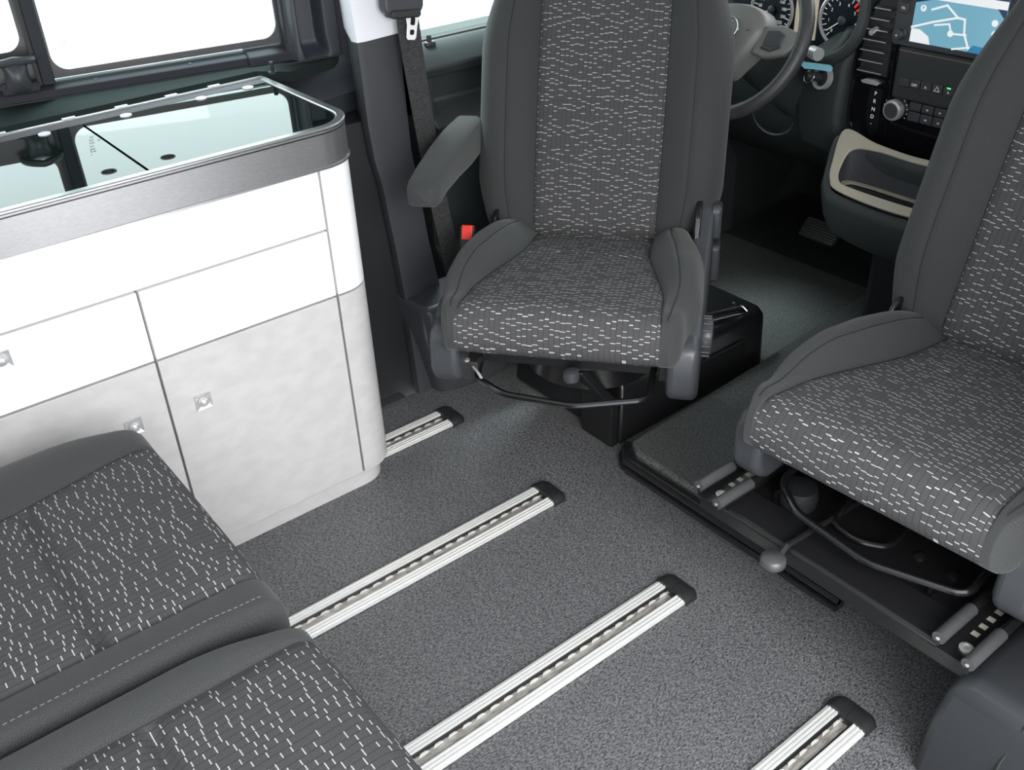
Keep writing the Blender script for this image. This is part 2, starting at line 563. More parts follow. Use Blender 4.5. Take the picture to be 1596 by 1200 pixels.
# ------------------------------------------------------------------ setting: floor
struct(obj('floor', box(-1.6, 1.25, .12, 1.815, -.03, 0), vinyl))
f2 = struct(obj('floor_cab', box(1.25, 3.2, .12, 2.1, -.03, -.0005), mat_vinyl))
b = prism([(2.35, 0), (2.75, .02), (3.1, .45), (3.2, .45), (3.2, -.03), (2.35, -.03)], 1.36, 2.05)
struct(obj('floor_toeboard', b, carpetm, smooth=True))
struct(obj('trim_1', box(-1.6, 1.02, 1.795, 1.83, -.005, .012), plast_b, bevel=.004))

# raised cab mat in the middle with its black kick moulding
t = thing('cab_floor_mat', 'dark grey grained vinyl mat raised between the two front seats', 'floor mat', (1.25, 1.1, 0))
pts = [(0.005, -.75), (0.005, .13), (.03, .172), (.5, .20), (1.1, .25), (1.1, -.75)]
b = prism(pts, .006, .042, 'z'); obj('mat_top', b, mat_vinyl, t, bevel=.01, seg=3)
t2 = thing('step_moulding', 'black ribbed plastic step moulding along the rear edge of the raised cab mat', 'moulding', (1.24, 1.1, 0))
for k, (dx, z) in enumerate(((0, .030), (-.008, .020), (-.016, .010))):
    pth = round_corners([(dx - .0, -.42, z), (dx - .0, .14, z), (dx + .035, .180 - k * .0, z)], .02)
    obj('moulding_rib', tube(pth, .0065, k=8), steelb, t2, smooth=True)
obj('moulding_base', prism([(-.012, -.42), (-.012, .145), (.012, .172), (.05, .172), (.01, .12), (.01, -.42)], 0, .03, 'z'), plast, t2)

# ------------------------------------------------------------------ floor rails
def rail(y0, x0, x1, label, first):
    t = thing('floor_rail', label, 'floor rail', (0, y0, 0), group='aluminium seat rails in the floor')
    h = .012
    for sgn in (-1, 1):
        prof = [(.0, .001), (.036, .001), (.036, .006), (.032, .0065), (.0315, .0085), (.0285, .0085), (.028, .0075), (.0255, .0075), (.025, .0090),
                (.0215, .0090), (.021, .008), (.0185, .008), (.018, .0095), (.015, .0095), (.0145, .002), (.0, .002)]
        prof = [(sgn * a, z + .0015) for a, z in prof]
        prof = [p for p in prof if abs(p[0]) > .01]
        obj('rail_lip', prism(prof, x0, x1, 'x'), alu, t)
    ch = obj('channel', box(x0, x1, -.0150, .0150, .0006, .0028), railin, t)
    # inner ledges with scalloped bright teeth
    obj('channel_wall', box(x0, x1, .0085, .0146, .0029, .006), steelb, ch)
    obj('channel_wall', box(x0, x1, -.0148, -.0095, .0029, .0042), rub, ch)
    b = bmesh.new(); x = x1 - .012
    while x > x0 + .02:
        prism([(x - .019, .0048), (x, .0048), (x - .004, .0084), (x - .0145, .0084)], .0029, .0052, 'z', b)
        x -= .0285
    obj('locking_teeth', b, alu, ch)['kind'] = 'stuff'
    b = bmesh.new()
    prism([(x1 - .012, -.012), (x1 - .002, -.012), (x1 - .002, .002), (x1 - .012, .002)], .0028, .0034, 'z', b)
    obj('end_recess', b, rub, ch)
    # cap: shaped in two facets with a line
    cp = bmesh.new()
    for lo, hi in ((-.0395, -.0004), (.0004, .0395)):
        n = 8; rows = []
        for i in range(n + 1):
            y = lo + (hi - lo) * i / n
            e = (abs(y) / .0395)
            xe = x1 + .034 - .010 * max(0, (e - .55) / .45) ** 2
            zt = .0165 - .008 * max(0, (e - .6) / .4) ** 2
            rows.append([(x1 - .006, y, .0005), (x1 - .006, y, zt), (x1 + .006, y, zt + .001), (xe - .012, y, zt), (xe - .002, y, zt * .55), (xe, y, .0005)])
        vv = [[cp.verts.new(p) for p in r_] for r_ in rows]
        for A, B in zip(vv, vv[1:]):
            for j in range(5): cp.faces.new([A[j], B[j], B[j + 1], A[j + 1]])
        cp.faces.new(vv[0]); cp.faces.new(vv[-1][::-1])
    obj('end_cap', cp, plast, t, smooth=True, angle=50)
    return t


rail(1.665, -.6, 1.046, 'aluminium floor rail running in behind the rounded end of the kitchen cabinet', True)
rail(1.284, -1.2, 1.038, 'aluminium floor rail in front of the cabinet doors, emerging at the gap between bench cushions', True)
rail(.906, -1.2, 1.036, 'aluminium floor rail emerging beside the front edge of the nearer bench cushion', True)
rail(.522, -1.2, 1.042, 'aluminium floor rail closest to the sliding door, beside the door pillar trim', True)

# ------------------------------------------------------------------ kitchen cabinet
FY = 1.568
kc = thing('kitchen_cabinet', 'white and pale grey kitchen cabinet with rounded end under a glass topped worktop', 'cabinet', (0, 0, 0))
def lshape(x1, y0, y1, r, x0=-1.1, n=10, inset=0):
    """plan outline with rounded front right corner"""
    pts = [(x0, y0)]
    for i in range(n + 1):
        a = -PI / 2 + (PI / 2) * i / n
        pts.append((x1 - r + r * math.cos(a), y0 + r + r * math.sin(a)))
    pts += [(x1, y1), (x0, y1)]
    return pts


def corner_strip(xs, x1, y0, y1, r, th, z0, z1, n=10):
    """vertical curved panel from xs along the front round the corner"""
    o = [(xs, y0)]; i_ = [(xs, y0 + th)]
    for i in range(n + 1):
        a = -PI / 2 + (PI / 2) * i / n
        o.append((x1 - r + r * math.cos(a), y0 + r + r * math.sin(a)))
        i_.append((x1 - r + (r - th) * math.cos(a), y0 + r + (r - th) * math.sin(a)))
    o.append((x1, y1)); i_.append((x1 - th, y1))
    return prism(o + i_[::-1], z0, z1, 'z')


obj('carcass', prism(lshape(.838, FY + .012, 1.94, .055), .04, .728, 'z'), gapm, kc)
obj('plinth', prism(lshape(.832, FY + .010, 1.93, .06), 0, .0385, 'z'), grey_lam, kc, smooth=True, angle=40)
g = .0022
def panel(name, x0, x1, z0, z1, m):
    return obj(name, box(x0 + g, x1 - g, FY, FY + .016, z0 + g, z1 - g), m, kc, bevel=.0012)


panel('fascia_panel', -1.1, .763, .611, .728, white_lam)
dL = panel('drawer', -.30, .398, .473, .611, white_lam)
dR = panel('drawer', .398, .763, .473, .611, white_lam)
panel('drawer', -1.1, -.30, .473, .611, white_lam)
doL = panel('door', -.05, .398, .040, .473, grey_lam)
doR = panel('door', .398, .763, .040, .473, grey_lam)
panel('door', -1.1, -.05, .040, .473, grey_lam)
obj('corner_panel', corner_strip(.763 + g, .853, FY, 1.94, .07, .014, .473 + g, .728), white_lam, kc, smooth=True, angle=40)
obj('corner_panel', corner_strip(.763 + g, .853, FY, 1.94, .07, .014, .042, .473 - g), grey_lam, kc, smooth=True, angle=40)


def push_knob(x, z, parent):
    s = .0155
    b = bmesh.new()
    # square plate with bevelled rim sunk toward a round middle
    outer = []; inner = []
    n = 32
    for i in range(n):
        a = 2 * PI * i / n + PI / 4
        c, s_ = math.cos(a), math.sin(a)
        k = s / max(abs(c), abs(s_))
        outer.append((x + c * k, z + s_ * k)); inner.append((x + c * .0108, z + s_ * .0108))
    vo = [b.verts.new((p[0], FY - .0008, p[1])) for p in outer]
    vm = [b.verts.new((p[0], FY - .0040, p[1])) for p in [(x + (q[0] - x) * .97, z + (q[1] - z) * .97) for q in outer]]
    vi = [b.verts.new((p[0], FY - .0016, p[1])) for p in inner]
    vb = [b.verts.new((p[0], FY + .001, p[1])) for p in inner]
    for A, B in ((vo, vm), (vm, vi), (vi, vb)):
        for i in range(n): b.faces.new([A[i], A[(i + 1) % n], B[(i + 1) % n], B[i]])
    b.faces.new(vb)
    pl = obj('knob_plate', b, silver, parent)
    M = frameM((x, FY - .001, z), (1, 0, 0), (0, 0, 1), (0, -1, 0))
    kb = lathe([(.0, 0), (.0098, 0), (.0098, .003), (.0092, .0055), (.0070, .008), (.004, .0093), (0, .0098)], M, 28)
    obj('push_knob', kb, silver, pl, smooth=True, angle=60)


push_knob(.461, .362, doR); push_knob(.331, .3655, doL); push_knob(.167, .570, dL)

wt = thing('worktop', 'cabinet worktop framed by a brushed aluminium band, rounded at its end', 'worktop', (0, 0, 0))
def band_ring(d, z0, z1, dd):
    """ring following the worktop outline, offset outwards d, wall thickness dd"""
    x1, y0, y1 = .858 + d, FY - .006 - d, 1.955
    r = .082 + d
    def ol(k):
        pts = [(-1.1, y0 + k)]
        for i in range(13):
            a = -PI / 2 + (PI / 2) * i / 12
            pts.append((x1 - r + (r - k) * math.cos(a), y0 + r + (r - k) * math.sin(a)))
        pts += [(x1 - k, y1 - k * 1), ]
        return pts
    o = ol(0); i_ = ol(dd)
    return o, i_


o, i_ = band_ring(0, 0, 0, .016)
obj('aluminium_band', prism(o + i_[::-1], .732, .797, 'z'), alu_band, wt, smooth=True, angle=40)
o, i_ = band_ring(.0025, 0, 0, .006)
obj('lower_bead', prism(o + i_[::-1], .7285, .7325, 'z'), edge_alu, wt, smooth=True, angle=40)
o, i_ = band_ring(.0015, 0, 0, .017)
obj('upper_lip', prism(o + i_[::-1], .797, .803, 'z'), edge_alu, wt, smooth=True, bevel=.002)
o, i_ = band_ring(.001, 0, 0, .003)
obj('groove_line', prism(o + i_[::-1], .7915, .7935, 'z'), steelb, wt, smooth=True, angle=40)
obj('rear_edge', box(-1.1, .857, 1.948, 1.958, .790, .8045), edge_alu, wt, bevel=.002)
obj('hinge_rail', box(-1.1, .846, 1.9155, 1.947, .796, .8005), mat('hinge_grey', (.10, .095, .105), rough=.6, spec=.1), wt, bevel=.001)
obj('deck', prism(lshape(.842, FY + .011, 1.947, .07), .735, .790, 'z'), gloss, wt)
for x in (.22, .335, .46, .56, .66, .75):
    obj('clip', box(x - .012, x + .012, 1.950, 1.960, .8046, .806), white_trim, wt)


def lid(name, pts, hole):
    b = bmesh.new()
    # outline with a round finger hole cut out: bridge by boolean
    prism(pts, .794, .8005, 'z', b)
    o = obj(name, b, lidglass, wt)
    c = lathe([(.0115, -.02), (.0115, .02)], Matrix.Translation((hole[0], hole[1], .7975)), 32)
    bmesh.ops.recalc_face_normals(c, faces=c.faces)
    me = bpy.data.meshes.new('cut'); c.to_mesh(me); c.free()
    co = bpy.data.objects.new('cut', me); COL.objects.link(co)
    md = o.modifiers.new('hole', 'BOOLEAN'); md.operation = 'DIFFERENCE'; md.object = co; md.solver = 'EXACT'
    dg = bpy.context.evaluated_depsgraph_get(); dg.update()
    new = bpy.data.meshes.new_from_object(o.evaluated_get(dg))
    o.modifiers.clear(); o.data = new
    bpy.data.objects.remove(co)
    rimm = lathe([(.0112, -.006), (.0112, .0005), (.0128, .0009), (.0128, 0), (.0128, -.001)], Matrix.Translation((hole[0], hole[1], .8005)), 32)
    bm_ = ring_prism([(hole[0] + .0125 * math.cos(a * PI / 16), hole[1] + .0125 * math.sin(a * PI / 16)) for a in range(32)],
                     [(hole[0] + .0108 * math.cos(a * PI / 16), hole[1] + .0108 * math.sin(a * PI / 16)) for a in range(32)], .786, .8012, 'z')
    rimm.free()
    obj('finger_hole_rim', bm_, rub, o)
    return o


pts = [(.4725, FY + .0125)]
for i in range(11):
    a = -PI / 2 + (PI / 2) * i / 10
    pts.append((.840 - .066 + .066 * math.cos(a), FY + .0125 + .066 + .066 * math.sin(a)))
pts += [(.840, 1.9145), (.4725, 1.9145)]
lid('glass_lid', pts, (.519, 1.622))
lid('glass_lid', [(-.5, FY + .0125), (.4675, FY + .0125), (.4675, 1.9145), (-.5, 1.9145)], (.420, 1.624))
lid('glass_lid', [(-1.09, FY + .0125), (-.505, FY + .0125), (-.505, 1.9145), (-1.09, 1.9145)], (-.6, 1.624))
for x in (.40, .55, .70, .80):
    obj('hinge_cap', lathe([(.011, 0), (.011, .0015), (.008, .0025)], Matrix.Translation((x, 1.905, .8006)), 20), white_trim, wt, smooth=True)

# ------------------------------------------------------------------ side wall (sliding door opening is on the other side)
W0 = V((.386, 2.149, 0)); WU = V((.9849, -.1730, 0)); WN = V((.1730, .9849, 0))
W0 = V((.376, 2.093, .0351))
MW = frameM(W0, WU, WN, (0, 0, 1)) @ Matrix.Scale(.974, 4)      # local (u, outward, z)


def wobj(name, bm, m, parent=None, **k):
    return obj(name, bm, m, parent, M=MW, **k)


# lower wall and the openings above it
b = bmesh.new(); bx(b, -2.0, .72, .0, .06, -.03, .80); struct(wobj('wall_left', b, trimm))
b = bmesh.new(); bx(b, -2.0, .72, .0, .06, 1.20, 1.46); struct(wobj('wall_left_upper', b, headl))
b = bmesh.new(); bx(b, -2.0, -1.0, .0, .06, .80, 1.20); struct(wobj('wall_left_rear', b, trimm))
# ledge between worktop and bar
b = prism([(-2.0, -.35), (.478, -.196), (.502, -.02), (.502, .0), (-2.0, .0)], .776, .800, 'z')
struct(wobj('trim_2', prism([(-1.5, -.405), (.50, -.047), (.56, -.095), (.70, -.03), (.70, .0), (-1.5, .0)], .776, .7985, 'z'), ledgem)); b.free()

# window 1 (right pane) with frit
def window(idx, u0, u1, z0, z1, r, gz0=None, vdep=.03, cut=None):
    g_ = struct(wobj('window_%d' % idx, prism(rrect(u0 - .012, u1 + .012, z0 - .012, z1 + .012, r), vdep, vdep + .004, 'y'), glass))
    return g_


def teeth_loop(u0, u1, z0, z1, r, tooth=.0042, amp=.0014):
    base = rrect(u0, u1, z0, z1, r, 10)
    # resample finely with zigzag
    P_ = [V((p[0], p[1])) for p in base] + [V((base[0][0], base[0][1]))]
    out = []; L = 0
    cx, cz = (u0 + u1) / 2, (z0 + z1) / 2
    flip = 0
    for a, c in zip(P_, P_[1:]):
        d = (c - a).length
        n = max(1, int(round(d / tooth * 2)))
        for i in range(n):
            p = a.lerp(c, i / n)
            k = V((cx, cz)) - p; k.normalize()
            out.append(tuple(p + k * (amp if flip else 0))); flip ^= 1
    return out


def frit_ring(u0, u1, z0, z1, ou0, ou1, oz0, oz1, r, v0, v1):
    inner = teeth_loop(u0, u1, z0, z1, r)
    outer = []
    for p in inner:
        # push each inner point out to the outer rectangle
        x = ou0 if p[0] < u0 + r * .5 else ou1 if p[0] > u1 - r * .5 else p[0]
        z = oz0 if p[1] < z0 + r * .5 else oz1 if p[1] > z1 - r * .5 else p[1]
        outer.append((x, z))
    return ring_prism(outer, inner, v0, v1, 'y')


w1 = window(1, .112, .590, .835, 1.20, .03)
fo = wobj('window_border', frit_ring(.1165, .579, .844, 1.19, .112, .592, .831, 1.2, .032, .024, .0295), frit, w1)
w2 = window(2, -.52, .090, .835, 1.20, .03)
wobj('window_border', frit_ring(-.50, .072, .893, 1.19, -.52, .09, .820, 1.2, .03, .024, .0295), frit, w2)
w3 = window(3, -.98, -.54, .835, 1.20, .03)
b = bmesh.new(); bx(b, -.54, -.52, .0, .05, .80, 1.2); struct(wobj('window_frame', b, frame_m))
b = bmesh.new(); bx(b, .586, .602, -.004, .045, .80, 1.46); struct(wobj('window_frame', b, frame_m))
# rear opening of the wall at the far left
b = bmesh.new(); bx(b, -1.0, -.98, .0, .05, .80, 1.2); struct(wobj('window_frame', b, frame_m))
# slanted divider posts
po = thing('window_divider', 'slim dark divider post between the two side window panes', 'window divider', (0, 0, 0))
b = bmesh.new(); bx(b, .0885, .112, .002, .034, .826, 1.2); wobj('post_front', b, frame_m, po, bevel=.002)
b = bmesh.new(); bx(b, .080, .0875, .006, .034, .826, 1.2); wobj('rubber_seal', b, rub, po)
# marks on the glass
gm = thing('glass_stamp', 'small etched maker stamp in the lower corner of the big side window pane', 'etched stamp', (0, 0, 0))
for k, (s_, zz, uu, sz) in enumerate((('o', .905, .142, .006), ('SZ', .895, .147, .011), ('illini', .887, .147, .006), ('lillilii', .880, .149, .006), ('llillii', .874, .149, .006), ('iillii', .868, .151, .006), ('E5', .876, .164, .006))):
    M_ = MW @ frameM((uu, .0225, zz), (1, 0, 0), (0, 0, 1), (0, -1, 0))
    text('stamp_line', s_, sz, M_, etch, gm, .0001)

# guide bar under the panes
bar = thing('window_guide_bar', 'dark metal guide bar with screw holes under the side window panes', 'guide bar', (0, 0, 0))
wobj('bar_body', prism([(.002, .800), (.002, .815), (.006, .818), (.03, .826), (.045, .826), (.045, .800)], -.99, .50, 'x'), frame_m, bar, bevel=.0015)
wobj('bar_end', prism([(-.006, .792), (-.006, .815), (.0, .819), (.03, .829), (.045, .829), (.045, .80)], .50, .598, 'x'), frame_m, bar, bevel=.003)
for u in (-.19, .188, .38, .54):
    obj('screw_hole', lathe([(.0035, 0), (.0035, .0012)], MW @ frameM((u, .014, .8205), (1, 0, 0), (0, .95, .3), (0, -.3, .95)), 14), rub, bar)
# latch on the left pane
la = thing('window_latch', 'dark rounded twist latch on the sliding pane at the far left', 'window latch', (0, 0, 0))
wobj('latch_base', prism(rrect(.012, .082, .820, .838, .006), -.012, .02, 'y'), frame_m, la, bevel=.003)
n = 16
b = bmesh.new(); rows = []
for i in range(n + 1):
    a = i / n
    z = .824 + .062 * a
    hw = .021 + .010 * (2 * a - 1) ** 2 + (.004 if a > .85 else 0)
    dep = -.014 - .022 * math.sin(PI * min(1, a * .95 + .05)) ** .8
    if a > .9: dep *= .8
    row = []
    for j in range(13):
        th = PI * j / 12
        row.append(b.verts.new((.047 + hw * -math.cos(th), .004 + (dep) * math.sin(th), z)))
    rows.append(row)
for A, B in zip(rows, rows[1:]):
    for j in range(12): b.faces.new([A[j], A[j + 1], B[j + 1], B[j]])
b.faces.new(rows[0]); b.faces.new(rows[-1][::-1])
wobj('latch_grip', b, plast_b, la, smooth=True, angle=60)
wobj('latch_hood', tube([(.047 + .036 * -math.cos(PI * j / 14), .002 - .030 * math.sin(PI * j / 14) ** .8, .888 - .006 * abs(math.cos(PI * j / 14))) for j in range(15)], .0075, k=8), plast_b, la, smooth=True)

# rear quarter trim with its recess, right of the panes
qt = thing('quarter_trim', 'dark moulded trim panel with a deep upright recess between window and door pillar', 'trim panel', (0, 0, 0))
def lofted(rows, closed_ends=False):
    b = bmesh.new(); vv = [[b.verts.new(p) for p in r_] for r_ in rows]
    for A, B in zip(vv, vv[1:]):
        for j in range(len(A) - 1): b.faces.new([A[j], A[j + 1], B[j + 1], B[j]])
    return b


NU, NZ = 50, 60
rows = []
for i in range(NZ + 1):
    z = .775 + (1.2 - .775) * i / NZ
    row = []
    for j in range(NU + 1):
        u = .592 + (.718 - .592) * j / NU
        v = -.004
        # frame bulge
        v -= .022 * sstep(.592, .606, u) * (1 - .9 * sstep(.700, .718, u))
        # pocket : rounded rectangle sink
        cu, hu = .642, .0245
        cz, zb_ = .0, .808
        wd = sstep(hu + .006, hu - .006, abs(u - cu - (.0 if z > .84 else (.84 - z) * .15)))
        wz = sstep(.796, .822, z) * (1 - sstep(.925, .932, z))
        v += .050 * wd * wz
        row.append((u, v, z))
    rows.append(row)
b = lofted(rows)
wobj('recess_panel', b, trimm, qt, smooth=True, angle=80, recalc=True)
rows = []
for i in range(NZ + 1):          # curved sweep below the recess that runs into the ledge
    tt = i / NZ
    row = []
    for j in range(17):
        a = j / 16
        u = .545 + .173 * tt
        lo = .735 + .0 * tt
        z = lo + (.800 - lo) * a + (.0 if tt < .4 else 0)
        v = -.03 - .12 * (1 - sstep(0, 1, a)) * (1 - .55 * tt) * (1 - a) - .0 - .004
        row.append((u, v, z))
    rows.append(row)
wobj('sweep_panel', lofted(rows), trimm, qt, smooth=True, angle=80)
wobj('lower_panel', prism([(.56, -.14), (.716, -.052), (.716, .0), (.45, .0)], -.0, .732, 'z'), trimm, qt, bevel=.004)
wobj('end_strip', prism([(.700, -.03), (.718, -.045), (.722, .0), (.70, .0)], .60, 1.46, 'z'), frame_m, qt, bevel=.002)
pin = thing('rubber_pin', 'small black ribbed rubber pin standing on the window ledge', 'pin', (0, 0, 0))
M_ = MW @ Matrix.Translation((.528, -.078, .7995)) @ Matrix.Scale(.85, 4)
obj('pin_foot', lathe([(.011, -.003), (.011, .001), (.006, .003)], M_, 18), rub, pin, smooth=True)
obj('pin_stem', lathe([(.0045, 0), (.0045, .006), (.006, .008), (.0045, .010), (.006, .013), (.0045, .016), (.0062, .020), (.005, .025)], M_, 18), rub, pin, smooth=True)

# ------------------------------------------------------------------ door pillar
def loft_poly(levels):
    """levels: list of (z, [(x,y)...])"""
    b = bmesh.new()
    vv = [[b.verts.new((x, y, z)) for x, y in pl] for z, pl in levels]
    for A, B in zip(vv, vv[1:]):
        n = len(A)
        for j in range(n): b.faces.new([A[j], A[(j + 1) % n], B[(j + 1) % n], B[j]])
    b.faces.new(vv[0][::-1]); b.faces.new(vv[-1])
    return b


def pill(z, rx, ry, w_, front=None):
    # rear outer, ridge (rounded), front inner, front outer
    return (z, [(rx + .105, 2.06), (rx + .052, 1.93), (rx + .004, ry + .022), (rx + .006, ry + .003), (rx + .022, ry), (rx + w_, ry + .012), (rx + w_ + .02, ry + .06), (rx + w_ + .03, 2.06)])


dp = thing('door_pillar', 'dark grained pillar trim beside the driver door, pale at its top', 'pillar trim', (0, 0, 0))
lv = [pill(-.002, 1.055, 1.80, .10), pill(.27, 1.044, 1.80, .11), pill(.40, 1.034, 1.80, .10), pill(.50, 1.024, 1.80, .10), pill(.56, 1.018, 1.80, .10), pill(.62, 1.006, 1.80, .105),
      pill(.70, 1.000, 1.80, .11), pill(.868, .998, 1.80, .11)]
obj('pillar_body', loft_poly(lv), plast_g, dp, smooth=True, angle=50)
lv = [pill(.869, .996, 1.797, .12), pill(1.0, .990, 1.80, .12), pill(1.46, .980, 1.83, .12)]
obj('pale_upper_trim', loft_poly(lv), white_trim, dp, smooth=True, angle=50)
b = loft_poly([(-.001, [(1.098, 1.84), (1.100, 1.785), (1.112, 1.768), (1.215, 1.745), (1.30, 1.75), (1.30, 1.84)]),
               (.20, [(1.052, 1.84), (1.054, 1.735), (1.066, 1.715), (1.215, 1.695), (1.30, 1.70), (1.30, 1.84)]),
               (.262, [(1.044, 1.84), (1.048, 1.735), (1.060, 1.718), (1.215, 1.70), (1.30, 1.70), (1.30, 1.84)]),
               (.272, [(1.050, 1.84), (1.054, 1.75), (1.066, 1.73), (1.215, 1.715), (1.30, 1.71), (1.30, 1.84)])])
obj('foot_cover', b, plast_b, dp, bevel=.006, seg=3)

# seat belt
sb = thing('seat_belt', 'black seat belt webbing hanging down the door pillar from its pale upper trim', 'seat belt', (0, 0, 0))
def ribbon(path, w_, th, wd):
    b = bmesh.new(); wd = V(wd)
    rows = []
    path = [V(p) for p in path]
    for i, p in enumerate(path):
        t_ = (path[min(i + 1, len(path) - 1)] - path[max(i - 1, 0)]).normalized()
        s_ = (wd - t_ * wd.dot(t_)).normalized(); n_ = t_.cross(s_)
        rows.append([b.verts.new(p + s_ * a * w_ / 2 + n_ * c * th / 2) for a, c in ((-1, -1), (1, -1), (1, 1), (-1, 1))])
    for A, B in zip(rows, rows[1:]):
        for j in range(4): b.faces.new([A[j], A[(j + 1) % 4], B[(j + 1) % 4], B[j]])
    b.faces.new(rows[0][::-1]); b.faces.new(rows[-1])
    return b


obj('webbing', ribbon(smooth_path([(1.110, 1.780, .96), (1.112, 1.780, .86), (1.132, 1.782, .66), (1.150, 1.780, .50), (1.175, 1.770, .30)], 6), .047, .0016, (1, .05, 0)), belt_m, sb)
obj('webbing_return', ribbon(smooth_path([(1.122, 1.790, .96), (1.130, 1.790, .80), (1.142, 1.789, .66), (1.158, 1.787, .45)], 6), .044, .0014, (1, .05, 0)), belt_m, sb)
M_ = frameM((1.118, 1.774, .888), (.98, .03, -.2), (.2, 0, .98), (.03, -1, 0)) @ Matrix.Scale(.85, 4)
b = bmesh.new()
po_ = [(-.022, .026), (.022, .032), (.018, .018), (.015, .0), (.014, -.028), (.010, -.034), (-.010, -.034), (-.014, -.028), (-.015, .0), (-.019, .014)]
prism(po_, 0, .003, 'z', b)
tg = obj('tongue', b, whitepl, sb, bevel=.001, M=M_)
obj('tongue_slot', prism(rrect(-.0065, .0065, .0, .018, .004, 3), .003, .0036, 'z'), steelb, tg, M=M_)
obj('tongue_slot', prism(rrect(-.0060, .0060, -.022, -.010, .003, 3), .003, .0036, 'z'), steelb, tg, M=M_)
b = prism(rrect(-.048, .048, -.022, .06, .02, 6), -.004, .022, 'z')
an = obj('upper_anchor', b, plast_g, sb, bevel=.006, seg=3, M=frameM((1.100, 1.787, .932), (.98, .03, -.1), (.1, 0, .98), (.03, -1, 0)))
obj('anchor_guide', prism(rrect(-.036, .036, -.026, -.010, .006, 4), -.002, .030, 'z'), rub, an, bevel=.004, M=frameM((1.100, 1.787, .932), (.98, .03, -.1), (.1, 0, .98), (.03, -1, 0)))

# ------------------------------------------------------------------ driver door
dd = struct(thing('door_1', 'driver door', 'door')); del dd['label']; del dd['category']
prof = [(2.03, .02), (2.03, .79), (1.985, .796), (1.965, .795), (1.935, .775), (1.918, .745), (1.930, .722), (1.968, .715), (1.972, .655), (1.95, .640), (1.905, .632), (1.885, .618), (1.89, .60), (1.935, .54), (1.945, .30), (1.91, .26), (1.91, .02)]
obj('door_card', prism(prof, 1.235, 2.35, 'x'), dashm, dd, smooth=True, bevel=.006, seg=3)
# upright front edge of the recess
obj('door_card_end', prism([(1.235, 1.93), (1.262, 1.935), (1.275, 1.975), (1.275, 2.03), (1.235, 2.03)], .62, .74, 'z'), dashm, dd, bevel=.004)
obj('window_pane', box(1.20, 2.35, 2.005, 2.010, .79, 1.25), glass, dd)
obj('sill_seal', box(1.235, 2.35, 1.972, 1.998, .788, .799), rub, dd, bevel=.002)
obj('lock_pin', lathe([(.006, 0), (.006, .014), (.0045, .018)], Matrix.Translation((1.276, 1.957, .793)), 16), rub, dd, smooth=True)
obj('lock_pin_rosette', prism(rrect(1.262, 1.292, 1.948, 1.966, .008, 4), .788, .797, 'z'), plast_b, dd, bevel=.002)
obj('door_top_frame', box(1.1, 2.9, 1.97, 2.02, 1.25, 1.46), headl, dd)

# ------------------------------------------------------------------ rest of the shell
struct(obj('ceiling', prism([(-1.6, .10), (1.07, .10), (1.07, 2.02), (-1.6, 2.49)], 1.455, 1.5, 'z'), headl))
struct(obj('ceiling_cab', box(1.07, 2.50, .10, 2.03, 1.46, 1.5), headl))  # out of view, lengthened forward to dim the cab
struct(obj('wall_left_cab', box(1.07, 3.2, 2.03, 2.09, -.03, .79), dashm))
struct(obj('wall_left_base', prism([(.95, 1.835), (1.12, 1.835), (1.12, 2.05), (.90, 2.05)], -.03, .70, 'z'), plast))
struct(obj('wall_rear', box(-1.65, -1.6, .12, 2.5, -.03, .75), trimm))
struct(obj('wall_right_rear', box(-1.6, -.75, .08, .14, -.03, .80), trimm))
struct(obj('wall_front', box(2.95, 3.0, .12, 2.1, .0, .72), dashm))
struct(obj('door_2', box(1.42, 2.6, .08, .14, -.03, .84), dashm))  # out of view, raised to let less light into the cab
struct(obj('door_2_frame', box(1.42, 2.6, .08, .14, 1.24, 1.46), headl))  # unseen upper frame, added to cut the light entering the cab
struct(obj('wall_right', box(1.08, 1.42, .10, .155, -.03, 1.46), plast_g))  # unseen pillar wall, widened to hold light off the front seats
struct(obj('trim_3', box(2.75, 2.80, 1.95, 2.05, .7, 1.46), headl))

# corner trim by the sliding door
pc = thing('step_pillar_cover', 'large dark moulded cover at the foot of the sliding door pillar behind the passenger seat', 'pillar cover', (0, 0, 0))
b = loft_poly([(-.002, [(1.040, .405), (1.06, .155), (1.34, .155), (1.34, .412), (1.10, .412)]),
               (.12, [(1.046, .400), (1.06, .155), (1.34, .155), (1.34, .405), (1.10, .408)]),
               (.185, [(1.062, .392), (1.07, .155), (1.34, .155), (1.34, .395), (1.10, .398)]),
               (.205, [(1.085, .372), (1.09, .155), (1.34, .155), (1.34, .375), (1.12, .378)])])
obj('cover_shell', b, grain(mat('step_cover_plastic', (.026, .028, .032), rough=.42, spec=.5), 600, .2, .0005), pc, bevel=.012, seg=4)
obj('cover_seam', tube([(1.033, .30, .0), (1.052, .295, .12), (1.07, .285, .19), (1.12, .27, .212), (1.3, .26, .212)], .0022, k=6), rub, pc)

